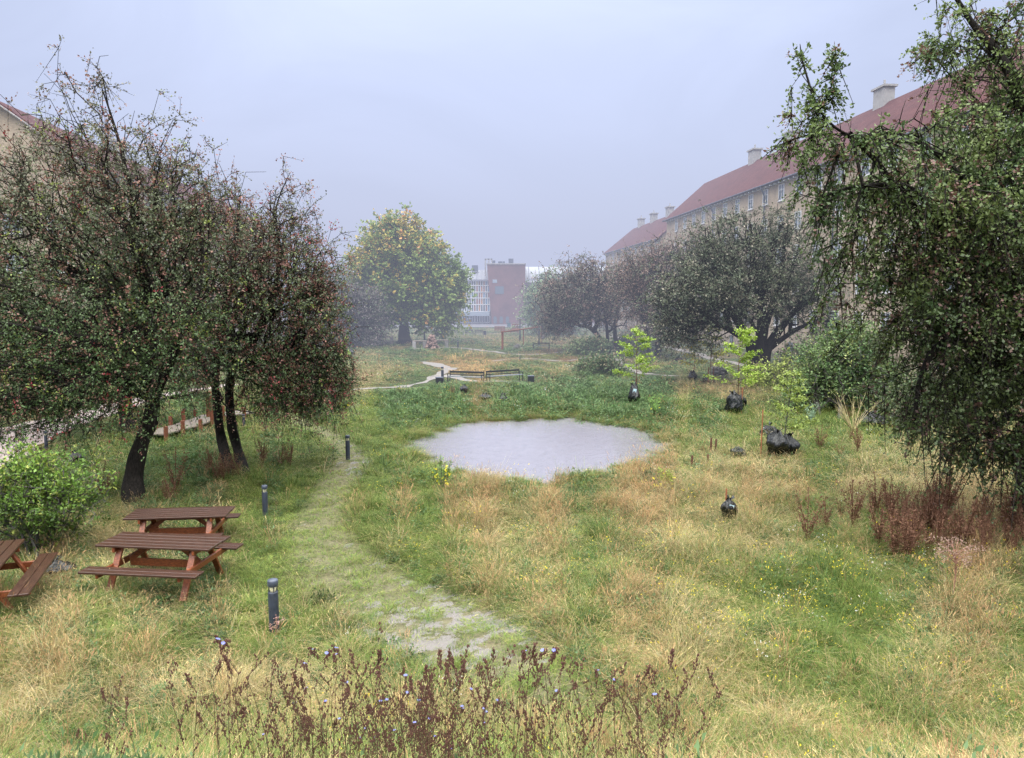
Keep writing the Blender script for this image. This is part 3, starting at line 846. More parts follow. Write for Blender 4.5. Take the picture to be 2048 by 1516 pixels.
def mixcol(a, b, t):
    t = np.asarray(t)[:, None]; return np.array(a) * (1 - t) + np.array(b) * t

def grow(name, label, cat, group, trunks, blobs, n, seed, leaf, colf, sprays=4, per=9, spray_len=.45, droop=.35,
         twig_r=.006, kcost=.35, bark=None, shell=.42, aspect=.62, up=.5, step=.5, jit=.10, bare=None, leafmat=None, hang=0, gap=.42, bright=None, weep=0., rag=1.0):
    """trunks [(pts,(r..))]; blobs [(centre, (rx,ry,rz), weight)]. Twigs reach for points spread through the crown volume."""
    r = np.random.default_rng(seed)
    base = Vector(trunks[0][0][0]); base.z = Hs(base.x, base.y) - .12
    root = empty(name, base, 0, label, cat, group)
    B = np.array(base)
    mb = MB(); pos = []; par = []; pl = []; TRR = []
    for pts in trunks:
        s = smooth_poly(pts, 7)
        k = 12 if s[0][1] > .12 else 7
        bark_tube(mb, [(p - base, q) for p, q in s], k, r)
        prev = -1; d = 0
        for i, (p, q) in enumerate(s):
            if i < len(s) * .22 and pts is trunks[0] and len(s) > 8: continue
            if prev >= 0: d += (Vector(pos[prev]) - p).length
            TRR.append(q); pos.append(tuple(p)); par.append(prev if prev >= 0 else -1); pl.append(d + (p.z - base.z) * .3); prev = len(pos) - 1
    nt_ = len(pos)
    vol = np.array([b[1][0] * b[1][1] * b[1][2] * b[2] for b in blobs]) ** .85; vol /= vol.sum()
    which = r.choice(len(blobs), n, p=vol)
    d = r.normal(size=(n, 3)); d /= np.linalg.norm(d, axis=1)[:, None]
    u = r.uniform(0, 1, n) ** shell
    bc = np.array([np.array(b[0]) for b in blobs])[which]; br = np.array([b[1] for b in blobs])[which]
    lump = 1 + .24 * N3(d * 1.0 + which[:, None], .9) + .16 * N4(d, .4)
    lump = 1 + (lump - 1) * rag
    far_ = (r.uniform(0, 1, n) < .05 * rag) & (d[:, 2] > -.1)
    u = np.where(far_, r.uniform(1.0, 1.28, n), u)
    T = bc + d * br * (u * lump)[:, None]
    T = T[T[:, 2] > base.z + .35]
    trunkP = np.array(pos)
    dist = np.min(np.linalg.norm(T[:, None] - trunkP[None], axis=2), 1)
    T = T[np.argsort(dist)]
    cap = len(T) * 6 + nt_ + 10
    A = np.zeros((cap, 3)); A[:nt_] = trunkP; L = np.zeros(cap); L[:nt_] = pl; PR = np.full(cap, -1); PR[:nt_] = par
    m = nt_; tips = []
    for t in T:
        dd = np.linalg.norm(A[:m] - t, axis=1)
        j = int(np.argmin(dd + kcost * L[:m])); dj = dd[j]
        k = min(5, max(1, int(dj / step)))
        p0 = A[j].copy(); cur = j
        bend = r.normal(0, jit, 3) * dj
        for i in range(1, k + 1):
            f = i / k
            q = p0 + (t - p0) * f + bend * math.sin(PI * f)
            q[2] += droop * .35 * dj * math.sin(PI * f) * .5
            A[m] = q; PR[m] = cur; L[m] = L[cur] + np.linalg.norm(q - A[cur]); cur = m; m += 1
        tips.append(cur)
    A = A[:m]; PR = PR[:m]
    rad = np.zeros(m); cnt = np.zeros(m)
    pw = 2.35
    acc = np.zeros(m); acc[tips] += twig_r ** pw
    for i in range(m - 1, nt_ - 1, -1):
        if acc[i] == 0: acc[i] = twig_r ** pw
        acc[PR[i]] += acc[i]
    rad = acc ** (1 / pw)
    # limbs as fused short tubes
    idx = np.arange(nt_, m); p1 = A[idx]; p0 = A[PR[idx]]; r1 = rad[idx]; r0 = np.minimum(rad[PR[idx]], r1 * 1.5)
    for lo, hi, k in ((0, .03, 3), (.03, 9, 6)):
        s = (r1 >= lo) & (r1 < hi)
        if not s.any(): continue
        a, b, ra, rb = p0[s], p1[s], r0[s], r1[s]
        t = b - a; t /= np.linalg.norm(t, axis=1)[:, None] + 1e-9
        ref = np.where(np.abs(t[:, 2:3]) > .9, np.array([[1., 0, 0]]), np.array([[0, 0, 1.]]))
        x = np.cross(t, ref); x /= np.linalg.norm(x, axis=1)[:, None]; y = np.cross(t, x)
        n0 = len(mb.v); V = []
        ang = 2 * PI * np.arange(k) / k
        off = x[:, None] * np.cos(ang)[None, :, None] + y[:, None] * np.sin(ang)[None, :, None]
        ring0 = a[:, None] + off * ra[:, None, None]; ring1 = b[:, None] + off * rb[:, None, None]
        V = np.concatenate([ring0, ring1], 1) - B
        mb.v += [tuple(v) for v in V.reshape(-1, 3)]
        for e in range(len(a)):
            o = n0 + e * 2 * k
            for j in range(k):
                mb.f.append((o + j, o + (j + 1) % k, o + k + (j + 1) % k, o + k + j))
    mb.mi = [0]
    mb.build('trunk', bark or M_bark, root, True)
    # leaf sprays
    tr_ = [i for i in range(1, nt_) if TRR[i] < .035 and PR[i] >= 0]
    tips = np.array(tips + tr_)
    tp = A[tips]; td = tp - A[PR[tips]]; td /= np.linalg.norm(td, axis=1)[:, None] + 1e-9
    gs = spray_len * 3.2
    kp = (N2(tp, gs) * .7 + N4(tp, gs * .45) * .5) > -gap
    tp, td = tp[kp], td[kp]
    if bare is not None:
        kp = r.uniform(0, 1, len(tp)) > bare(tp)
        tp, td = tp[kp], td[kp]
    S = np.repeat(tp, sprays, 0); D = np.repeat(td, sprays, 0) + r.normal(0, .75, (len(tp) * sprays, 3))
    D[:, 2] += .15 - droop * r.uniform(0, 1.6, len(D))
    D /= np.linalg.norm(D, axis=1)[:, None]
    SL = spray_len * r.uniform(.4, 1.3, len(S))
    wp = r.uniform(0, 1, len(S)) < weep
    D[wp] = D[wp] * .55 + np.array([0, 0, -.9]); D /= np.linalg.norm(D, axis=1)[:, None]; SL[wp] *= 2.2
    P = []; AX = []
    tt = np.repeat(np.linspace(.15, 1, max(2, per // 3)), 3)[:per]
    for t in tt:
        q = S + D * (SL * t)[:, None]; q[:, 2] -= droop * .5 * SL * t * t
        if hang: q[:, 2] -= hang * SL * t
        P.append(q + r.normal(0, leaf * .45, q.shape)); AX.append(D + r.normal(0, .5, D.shape))
    P = np.concatenate(P); AX = np.concatenate(AX)
    s = leaf * r.uniform(.6, 1.35, len(P))
    Q = leaves_at(P - B, AX, s, r, aspect, up, .9)
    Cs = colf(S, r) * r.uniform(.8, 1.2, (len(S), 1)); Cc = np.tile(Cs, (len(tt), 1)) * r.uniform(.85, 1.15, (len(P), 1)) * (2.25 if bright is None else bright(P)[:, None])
    me = fast_mesh('crown', Q.reshape(-1, 3), 4, np.repeat(np.clip(Cc, 0, 1), 4, 0))
    link('crown', me, leafmat or M_leaf, root)
    # thin twigs carrying the sprays
    w = .007 if leaf < .08 else .013
    a = S - B; b = S + D * SL[:, None] - B; b[:, 2] -= (droop * .5 + hang) * SL
    sx = np.cross(D, r.normal(size=D.shape)); sx /= np.linalg.norm(sx, axis=1)[:, None] + 1e-9
    q = np.stack([a - sx * w, a + sx * w, b + sx * w * .4, b - sx * w * .4], 1)
    me = fast_mesh('twigs', q.reshape(-1, 3), 4); link('twigs', me, bark or M_bark, root)
    return root

def PB(px, py, Y, rx, ry, rz, w=1.0):
    """crown lobe: centre surveyed at distance Y, radii in survey px (depth in m)"""
    return (W(px, py, Y), (rx / F * Y, ry, rz / F * Y), w)
def TR(*pts):
    """limb: (px,py,Y,radius m)"""
    return [(W(a, b, c), d) for a, b, c, d in pts]
def TRB(first, *pts):
    g = GT(first[0], first[1]); g.z -= .15
    return [(g, first[2])] + [(W(a, b, c), d) for a, b, c, d in pts]

# palettes
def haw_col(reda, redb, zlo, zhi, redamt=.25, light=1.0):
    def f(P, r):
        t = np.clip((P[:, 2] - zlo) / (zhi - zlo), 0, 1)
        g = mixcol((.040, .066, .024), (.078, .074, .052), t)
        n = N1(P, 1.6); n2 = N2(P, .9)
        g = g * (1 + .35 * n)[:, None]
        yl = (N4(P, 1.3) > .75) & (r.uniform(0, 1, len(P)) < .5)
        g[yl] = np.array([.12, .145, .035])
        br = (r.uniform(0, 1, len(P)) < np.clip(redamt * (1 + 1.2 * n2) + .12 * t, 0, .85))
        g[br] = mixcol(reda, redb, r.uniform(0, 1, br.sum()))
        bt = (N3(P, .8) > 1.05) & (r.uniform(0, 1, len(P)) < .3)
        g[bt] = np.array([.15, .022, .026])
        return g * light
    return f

def green_col(a, b, c=None, amt=0., sc=1.5, hi=None):
    def f(P, r):
        t = np.clip(.5 + .5 * N1(P, sc) + r.normal(0, .15, len(P)), 0, 1)
        g = mixcol(a, b, t)
        if c is not None:
            k = r.uniform(0, 1, len(P)) < amt * np.clip(1 + 1.2 * N2(P, sc * .9), 0, 3)
            if hi is not None: k &= P[:, 2] > hi
            g[k] = np.array(c)
        return g
    return f

RED = ((.16, .045, .035), (.24, .06, .045)); BRN = ((.10, .055, .04), (.15, .08, .06))
def trees():
    # ---- foreground left hawthorn with the leaning trunk
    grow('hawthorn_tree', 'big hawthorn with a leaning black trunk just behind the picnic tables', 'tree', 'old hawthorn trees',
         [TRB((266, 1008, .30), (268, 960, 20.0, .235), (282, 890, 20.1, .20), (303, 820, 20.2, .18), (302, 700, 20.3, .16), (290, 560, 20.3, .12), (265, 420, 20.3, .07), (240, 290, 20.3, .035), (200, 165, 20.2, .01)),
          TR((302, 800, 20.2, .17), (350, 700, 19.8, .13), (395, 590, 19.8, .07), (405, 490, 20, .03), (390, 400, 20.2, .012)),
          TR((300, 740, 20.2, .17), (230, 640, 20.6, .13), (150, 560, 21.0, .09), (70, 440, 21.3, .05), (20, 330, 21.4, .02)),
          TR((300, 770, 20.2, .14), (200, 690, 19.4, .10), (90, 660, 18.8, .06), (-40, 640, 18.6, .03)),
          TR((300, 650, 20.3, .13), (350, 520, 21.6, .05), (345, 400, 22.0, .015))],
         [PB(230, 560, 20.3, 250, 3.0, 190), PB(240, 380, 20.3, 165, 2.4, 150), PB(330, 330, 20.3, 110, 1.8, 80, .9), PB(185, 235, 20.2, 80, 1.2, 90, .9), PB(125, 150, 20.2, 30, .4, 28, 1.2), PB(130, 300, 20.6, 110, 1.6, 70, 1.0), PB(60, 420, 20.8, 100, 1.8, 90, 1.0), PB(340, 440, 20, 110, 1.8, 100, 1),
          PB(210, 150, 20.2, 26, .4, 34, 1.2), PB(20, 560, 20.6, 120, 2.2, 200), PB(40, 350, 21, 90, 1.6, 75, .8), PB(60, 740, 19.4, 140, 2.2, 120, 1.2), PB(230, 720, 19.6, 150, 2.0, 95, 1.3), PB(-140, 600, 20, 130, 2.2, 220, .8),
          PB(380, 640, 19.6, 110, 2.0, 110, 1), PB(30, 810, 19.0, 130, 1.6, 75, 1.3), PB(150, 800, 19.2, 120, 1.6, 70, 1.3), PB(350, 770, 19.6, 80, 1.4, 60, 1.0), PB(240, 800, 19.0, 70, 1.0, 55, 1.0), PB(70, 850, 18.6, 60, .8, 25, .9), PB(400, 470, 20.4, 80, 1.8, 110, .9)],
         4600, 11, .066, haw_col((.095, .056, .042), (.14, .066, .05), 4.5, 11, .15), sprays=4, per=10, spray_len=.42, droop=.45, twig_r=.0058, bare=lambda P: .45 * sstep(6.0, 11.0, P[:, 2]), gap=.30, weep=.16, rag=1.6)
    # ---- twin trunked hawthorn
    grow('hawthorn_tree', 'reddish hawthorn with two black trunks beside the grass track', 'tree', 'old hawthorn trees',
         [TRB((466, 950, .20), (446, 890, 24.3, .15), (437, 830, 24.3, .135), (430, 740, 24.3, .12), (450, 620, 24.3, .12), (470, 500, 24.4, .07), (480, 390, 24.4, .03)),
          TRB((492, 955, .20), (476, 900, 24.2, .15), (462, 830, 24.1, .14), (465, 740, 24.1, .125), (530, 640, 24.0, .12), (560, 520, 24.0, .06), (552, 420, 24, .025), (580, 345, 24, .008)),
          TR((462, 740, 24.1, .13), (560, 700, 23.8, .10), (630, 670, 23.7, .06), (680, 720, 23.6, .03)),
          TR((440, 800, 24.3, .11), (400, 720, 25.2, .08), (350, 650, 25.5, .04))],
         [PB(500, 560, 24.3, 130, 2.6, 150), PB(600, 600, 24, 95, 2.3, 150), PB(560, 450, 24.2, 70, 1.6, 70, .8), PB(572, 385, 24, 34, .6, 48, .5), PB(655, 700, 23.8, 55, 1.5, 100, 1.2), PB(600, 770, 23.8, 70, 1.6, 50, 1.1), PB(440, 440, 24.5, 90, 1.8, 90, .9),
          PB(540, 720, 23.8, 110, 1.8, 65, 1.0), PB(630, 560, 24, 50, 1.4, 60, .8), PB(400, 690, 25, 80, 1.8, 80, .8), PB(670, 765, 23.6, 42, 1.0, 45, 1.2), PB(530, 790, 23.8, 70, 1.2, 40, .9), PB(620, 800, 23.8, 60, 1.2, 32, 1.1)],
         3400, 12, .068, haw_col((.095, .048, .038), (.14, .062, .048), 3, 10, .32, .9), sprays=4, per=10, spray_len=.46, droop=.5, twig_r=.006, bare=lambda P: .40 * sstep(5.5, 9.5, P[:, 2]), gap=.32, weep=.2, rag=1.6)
    # ---- third behind
    grow('hawthorn_tree', 'dark green hawthorn behind the leaning trunk, next to the wooden boardwalk', 'tree', 'old hawthorn trees',
         [TRB((258, 868, .30), (250, 820, 31, .24), (245, 740, 31, .2), (240, 640, 31, .15), (235, 540, 31, .08)),
          TR((245, 760, 31, .15), (180, 690, 31, .11), (100, 640, 31, .06))],
         [PB(150, 680, 31, 190, 3.5, 110), PB(330, 640, 31.5, 130, 3, 110), PB(220, 520, 31, 140, 3, 120, .8), PB(30, 640, 32, 130, 3, 110, .8)],
         1300, 13, .12, green_col((.035, .060, .028), (.055, .085, .032), (.14, .06, .045), .12), sprays=4, per=9, spray_len=.7, droop=.5, twig_r=.009)
    # ---- foreground right hawthorn
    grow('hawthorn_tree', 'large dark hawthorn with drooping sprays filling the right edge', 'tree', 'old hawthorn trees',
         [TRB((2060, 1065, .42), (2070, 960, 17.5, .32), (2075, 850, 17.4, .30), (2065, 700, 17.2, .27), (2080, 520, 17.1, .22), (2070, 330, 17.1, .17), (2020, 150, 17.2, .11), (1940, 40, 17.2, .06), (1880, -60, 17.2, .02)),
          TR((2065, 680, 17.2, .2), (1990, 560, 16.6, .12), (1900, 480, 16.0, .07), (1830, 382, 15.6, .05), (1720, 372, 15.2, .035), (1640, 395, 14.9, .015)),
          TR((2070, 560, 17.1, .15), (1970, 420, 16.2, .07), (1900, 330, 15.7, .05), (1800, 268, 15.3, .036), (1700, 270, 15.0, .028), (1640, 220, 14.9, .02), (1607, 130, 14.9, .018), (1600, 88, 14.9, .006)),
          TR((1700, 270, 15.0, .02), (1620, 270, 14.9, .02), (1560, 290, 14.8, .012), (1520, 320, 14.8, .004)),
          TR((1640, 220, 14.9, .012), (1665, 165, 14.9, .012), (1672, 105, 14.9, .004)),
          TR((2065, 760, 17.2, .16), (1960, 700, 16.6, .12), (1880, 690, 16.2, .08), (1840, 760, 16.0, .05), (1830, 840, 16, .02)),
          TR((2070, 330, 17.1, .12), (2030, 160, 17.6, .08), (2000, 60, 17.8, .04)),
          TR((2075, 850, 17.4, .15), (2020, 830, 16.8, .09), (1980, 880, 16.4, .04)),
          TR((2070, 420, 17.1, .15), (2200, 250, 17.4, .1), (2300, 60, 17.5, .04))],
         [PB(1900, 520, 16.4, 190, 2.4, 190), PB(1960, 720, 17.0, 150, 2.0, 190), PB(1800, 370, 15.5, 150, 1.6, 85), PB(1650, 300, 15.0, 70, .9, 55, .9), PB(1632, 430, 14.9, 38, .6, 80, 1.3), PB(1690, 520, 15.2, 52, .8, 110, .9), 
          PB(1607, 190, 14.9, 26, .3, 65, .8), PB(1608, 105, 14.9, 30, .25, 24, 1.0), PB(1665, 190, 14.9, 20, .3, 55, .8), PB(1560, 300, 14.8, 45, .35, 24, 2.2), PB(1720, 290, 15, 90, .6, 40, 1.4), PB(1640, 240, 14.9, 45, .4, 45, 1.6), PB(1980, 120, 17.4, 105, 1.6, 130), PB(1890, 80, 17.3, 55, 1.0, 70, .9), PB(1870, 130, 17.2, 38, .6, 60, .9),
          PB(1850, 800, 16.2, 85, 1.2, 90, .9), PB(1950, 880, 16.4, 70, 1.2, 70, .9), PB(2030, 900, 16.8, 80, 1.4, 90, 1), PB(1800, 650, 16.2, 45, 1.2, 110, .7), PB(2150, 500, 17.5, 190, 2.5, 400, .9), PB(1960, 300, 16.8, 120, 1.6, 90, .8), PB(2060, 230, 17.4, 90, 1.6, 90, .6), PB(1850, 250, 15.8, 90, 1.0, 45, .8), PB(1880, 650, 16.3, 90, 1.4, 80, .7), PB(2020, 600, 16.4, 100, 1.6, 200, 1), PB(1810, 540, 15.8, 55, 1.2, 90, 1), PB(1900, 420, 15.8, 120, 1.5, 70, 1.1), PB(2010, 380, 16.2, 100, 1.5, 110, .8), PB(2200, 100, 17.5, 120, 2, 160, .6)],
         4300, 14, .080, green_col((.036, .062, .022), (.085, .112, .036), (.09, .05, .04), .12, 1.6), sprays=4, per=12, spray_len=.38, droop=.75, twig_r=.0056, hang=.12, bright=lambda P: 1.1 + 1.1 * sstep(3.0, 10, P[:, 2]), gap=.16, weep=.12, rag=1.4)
    # ---- middle right yew-like big thorn with several stems
    grow('thorn_tree', 'broad grey-green thorn tree with clustered dark stems in front of the long apartment block', 'tree', None,
         [TRB((1515, 765, .55), (1518, 710, 50, .46), (1525, 640, 50, .32), (1510, 550, 50, .2), (1500, 440, 50, .06)),
          TRB((1527, 765, .42), (1535, 700, 50, .33), (1575, 640, 50, .22), (1620, 590, 50, .12), (1660, 560, 50, .05)),
          TRB((1505, 762, .35), (1500, 690, 49.6, .28), (1460, 620, 49.4, .2), (1410, 560, 49, .12), (1360, 530, 49, .05)),
          TR((1520, 680, 50, .25), (1560, 560, 50.5, .17), (1570, 470, 51, .06)), TR((1510, 690, 50, .25), (1440, 650, 49, .15), (1370, 640, 48.6, .06)),
          TR((1535, 700, 50, .2), (1600, 655, 50, .12), (1670, 640, 50, .05))],
         [PB(1500, 560, 50, 130, 4, 95), PB(1400, 590, 49.5, 95, 3.4, 85), PB(1440, 500, 50, 80, 2.8, 65, .8), PB(1560, 480, 50, 75, 2.8, 55, .9), PB(1620, 590, 50, 75, 3, 75, .9), PB(1380, 660, 49, 70, 2.6, 40, .8), PB(1650, 650, 50, 45, 2, 30, .7), PB(1510, 445, 50, 50, 1.5, 25, .6), PB(1340, 600, 49, 50, 2, 60, .6)],
         3400, 15, .135, green_col((.040, .052, .034), (.074, .086, .052), (.13, .12, .09), .15, 3.0), sprays=4, per=9, spray_len=.95, droop=.2, twig_r=.012, up=1.0, bare=lambda P: .35 * (P[:, 2] > 8), gap=.12)
    # ---- bare-ish brown thorn
    grow('thorn_tree', 'nearly bare brown thorn tree on the left of the broad grey-green one', 'tree', None,
         [TRB((1316, 712, .34), (1316, 670, 72, .26), (1310, 600, 72, .18), (1305, 520, 72, .06)), TR((1316, 665, 72, .2), (1350, 590, 72, .12), (1360, 520, 72, .05)),
          TRB((1296, 706, .2), (1292, 660, 73, .16), (1270, 600, 73, .1), (1262, 540, 73, .04))],
         [PB(1300, 580, 72, 62, 4, 70), PB(1345, 530, 72, 60, 3.5, 55), PB(1270, 550, 72, 45, 3, 55), PB(1330, 640, 71, 60, 3, 45), PB(1390, 500, 72, 40, 2.4, 40, .7)],
         2200, 16, .15, green_col((.115, .072, .058), (.14, .10, .075), (.06, .07, .04), .25, 3.0), sprays=3, per=6, spray_len=1.2, droop=.3, twig_r=.017, bark=M_bark)
    grow('thorn_tree', 'thorn tree with forking bent trunks right of the red brick tower', 'tree', None,
         [TRB((1228, 708, .34), (1205, 682, 80, .26), (1180, 656, 80, .2), (1150, 648, 80, .12), (1120, 620, 80, .06)), TRB((1236, 708, .3), (1230, 670, 80, .22), (1232, 635, 80, .16), (1240, 570, 80, .06)),
          TR((1216, 690, 80, .2), (1212, 640, 80, .15), (1195, 570, 80, .06))],
         [PB(1190, 570, 80, 62, 4, 48), PB(1130, 600, 80, 58, 4, 62), PB(1220, 600, 80, 45, 3.5, 60), PB(1110, 640, 80, 42, 3, 30, .8), PB(1160, 540, 80, 40, 2.5, 30, .7), PB(1160, 620, 79, 60, 3, 35)],
         2300, 17, .17, green_col((.06, .066, .045), (.095, .092, .062), (.125, .085, .07), .35, 4.0), sprays=3, per=8, spray_len=1.2, droop=.6, twig_r=.018)
    grow('willow_tree', 'pale green round tree behind the forking thorn, touching the red brick tower', 'tree', None,
         [TRB((1086, 678, .3), (1086, 640, 118, .22), (1088, 590, 118, .1)), TR((1086, 640, 118, .15), (1110, 600, 118, .08))],
         [PB(1083, 615, 118, 34, 3.5, 50), PB(1100, 580, 118, 32, 3.2, 38), PB(1120, 630, 118, 40, 3, 45)],
         900, 18, .34, green_col((.075, .115, .06), (.11, .15, .07)), sprays=4, per=7, spray_len=1.6, droop=.7, twig_r=.03)
    # ---- chestnut
    def chest(P, r):
        t = np.clip(.5 + .55 * N1(P, 4) + r.normal(0, .2, len(P)), 0, 1)
        g = mixcol((.065, .10, .024), (.11, .15, .035), t)
        x = P[:, 0]; z = P[:, 2]; c = W(815, 560, 97)
        w = np.clip(.0 + .34 * sstep(.5, 5.5, z - c.z - 0.55 * (x - c.x) * 0 - .3 * (x - c.x)) + .35 * (N2(P, 3) > .5), 0, .8)
        k = r.uniform(0, 1, len(P)) < w; g[k] = mixcol((.20, .19, .035), (.29, .20, .045), r.uniform(0, 1, k.sum()))
        k = r.uniform(0, 1, len(P)) < .35 * w * (N3(P, 2.5) > .3); g[k] = np.array([.30, .15, .05])
        return g
    grow('chestnut_tree', 'tall round chestnut turning yellow and orange at its top', 'tree', None,
         [TRB((809, 690, .95), (809, 664, 97, .62), (810, 620, 97, .5), (812, 560, 97, .32), (815, 490, 97, .12)), TR((810, 640, 97, .4), (760, 600, 97, .25), (740, 550, 97, .1)), TR((810, 635, 97, .4), (865, 600, 97, .25), (890, 560, 97, .1))],
         [PB(805, 545, 97, 72, 5.5, 85), PB(868, 590, 97, 60, 5, 62), PB(758, 545, 97, 50, 4.5, 60), PB(805, 480, 97, 62, 4.2, 45), PB(768, 480, 97, 42, 3.5, 36, .9), PB(752, 610, 97, 42, 4, 45), PB(882, 645, 96, 24, 2, 26, .8), PB(845, 520, 97, 45, 4, 48), PB(905, 560, 97, 26, 3, 40), PB(725, 530, 97, 20, 3, 40, .9), PB(770, 622, 96, 50, 4, 22), PB(850, 624, 96, 50, 4, 22)],
         2600, 19, .40, chest, sprays=5, per=6, spray_len=1.0, droop=.6, twig_r=.03, shell=.3, aspect=.75, up=.9)
    grow('thorn_tree', 'small purple-grey hazy tree between the red hawthorn and the chestnut', 'tree', None,
         [TRB((705, 698, .3), (704, 660, 88, .22), (700, 600, 88, .12)), TR((704, 650, 88, .15), (740, 610, 88, .07))],
         [PB(695, 600, 88, 48, 4, 45), PB(730, 620, 88, 38, 3.5, 48), PB(690, 660, 88, 45, 3, 30), PB(740, 665, 88, 30, 3, 22, .8), PB(650, 620, 88, 40, 3, 50)],
         1500, 20, .22, green_col((.075, .065, .062), (.10, .085, .075), (.06, .08, .05), .3, 4), sprays=3, per=7, spray_len=1.3, droop=.6, twig_r=.02)
    for px, Y, h in ((640, 210, 545), (676, 215, 532), (700, 205, 540), (726, 215, 548)):
        grow('distant_tree', 'faint blue-grey tree rising over the park edge left of the chestnut', 'tree', 'faint trees at the park edge',
             [[(Vector(((px - 1024) / F * Y, Y, 0)), .4), (W(px, 620, Y), .3), (W(px, 570, Y), .15)]],
             [PB(px, (h + 625) / 2, Y, 24, 3.5, (625 - h) / 2 * .95)], 260, 21 + px, .8, green_col((.05, .075, .05), (.07, .10, .06)), sprays=4, per=5, spray_len=1.8, droop=.2, twig_r=.06)
trees()

def shrubs():
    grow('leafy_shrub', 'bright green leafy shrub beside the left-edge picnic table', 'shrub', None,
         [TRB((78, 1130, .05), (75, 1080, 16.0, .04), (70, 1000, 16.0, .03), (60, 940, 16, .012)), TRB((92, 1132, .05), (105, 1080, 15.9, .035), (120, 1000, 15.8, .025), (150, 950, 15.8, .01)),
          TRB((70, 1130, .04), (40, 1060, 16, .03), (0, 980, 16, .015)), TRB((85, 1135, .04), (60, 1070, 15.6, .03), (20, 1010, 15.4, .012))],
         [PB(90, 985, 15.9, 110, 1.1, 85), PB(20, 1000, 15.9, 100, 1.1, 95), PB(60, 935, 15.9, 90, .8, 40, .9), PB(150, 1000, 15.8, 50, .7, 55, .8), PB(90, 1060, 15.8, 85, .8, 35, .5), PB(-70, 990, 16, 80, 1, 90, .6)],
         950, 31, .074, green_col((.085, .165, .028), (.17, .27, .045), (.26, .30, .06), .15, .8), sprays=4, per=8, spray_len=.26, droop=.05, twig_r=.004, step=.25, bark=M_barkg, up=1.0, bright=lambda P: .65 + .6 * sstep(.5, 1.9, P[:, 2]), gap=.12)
    grow('dense_shrub', 'dense dark green shrub right of the thin green sapling', 'shrub', None,
         [TRB((1680, 838, .12), (1680, 780, 37.5, .08), (1680, 720, 37.5, .04)), TRB((1640, 830, .1), (1630, 780, 37.5, .06), (1620, 740, 37.5, .03))],
         [PB(1690, 745, 37.5, 75, 2.0, 80), PB(1640, 765, 37.5, 50, 1.6, 60), PB(1720, 700, 37.5, 60, 1.6, 60, .8), PB(1600, 790, 37.2, 32, 1.0, 32, .8), PB(1760, 770, 37.5, 50, 1.6, 65), PB(1660, 700, 38, 50, 1.4, 35, .7)],
         1400, 32, .13, green_col((.035, .068, .026), (.085, .125, .045), (.15, .17, .06), .12, 1.4), sprays=4, per=8, spray_len=.6, droop=.35, twig_r=.008, bark=M_barkg)
    for i, (px, py, Y, rx, rz, lab) in enumerate([(1880, 790, 34, 110, 70, 'dark shrub behind the drooping sprays of the right-hand hawthorn'), (1640, 720, 47, 80, 50, 'low green shrub at the foot of the long tan apartment block'),
                                   (1555, 752, 44, 45, 30, 'yellow-green shrub at the base of the broad grey-green thorn tree'), (2020, 740, 38, 100, 90, 'tall shadowy shrub at the right edge behind the large hawthorn'),
                                   (1270, 690, 90, 40, 14, 'low round shrub behind the left yellow-green sapling'), (1180, 700, 78, 30, 10, 'grey-green low shrub near the forking thorn tree'),
                                   (1205, 735, 58, 40, 16, 'loose grey-green bush beside the bend of the gravel path')]):
        b = GT(px, py + rz * .9)
        c1 = (.10, .13, .04) if i in (2,) else (.04, .065, .03)
        c2 = (.19, .22, .05) if i in (2,) else (.085, .115, .05)
        grow('wild_shrub', lab, 'shrub', None, [[(b, .06), (W(px, py + rz * .3, b.y), .04), (W(px, py - rz * .3, b.y), .02)]],
             [PB(px, py, b.y, rx, rx / F * b.y * .6, rz), PB(px - rx * .5, py + rz * .3, b.y, rx * .6, rx / F * b.y * .4, rz * .6), PB(px + rx * .5, py + rz * .2, b.y, rx * .6, rx / F * b.y * .4, rz * .7)],
             600, 40 + i, .0031 * b.y, green_col(c1, c2, (.14, .12, .07), .12, 1.5), sprays=4, per=7, spray_len=.014 * b.y, droop=.3, twig_r=.008, bark=M_barkg)
shrubs()

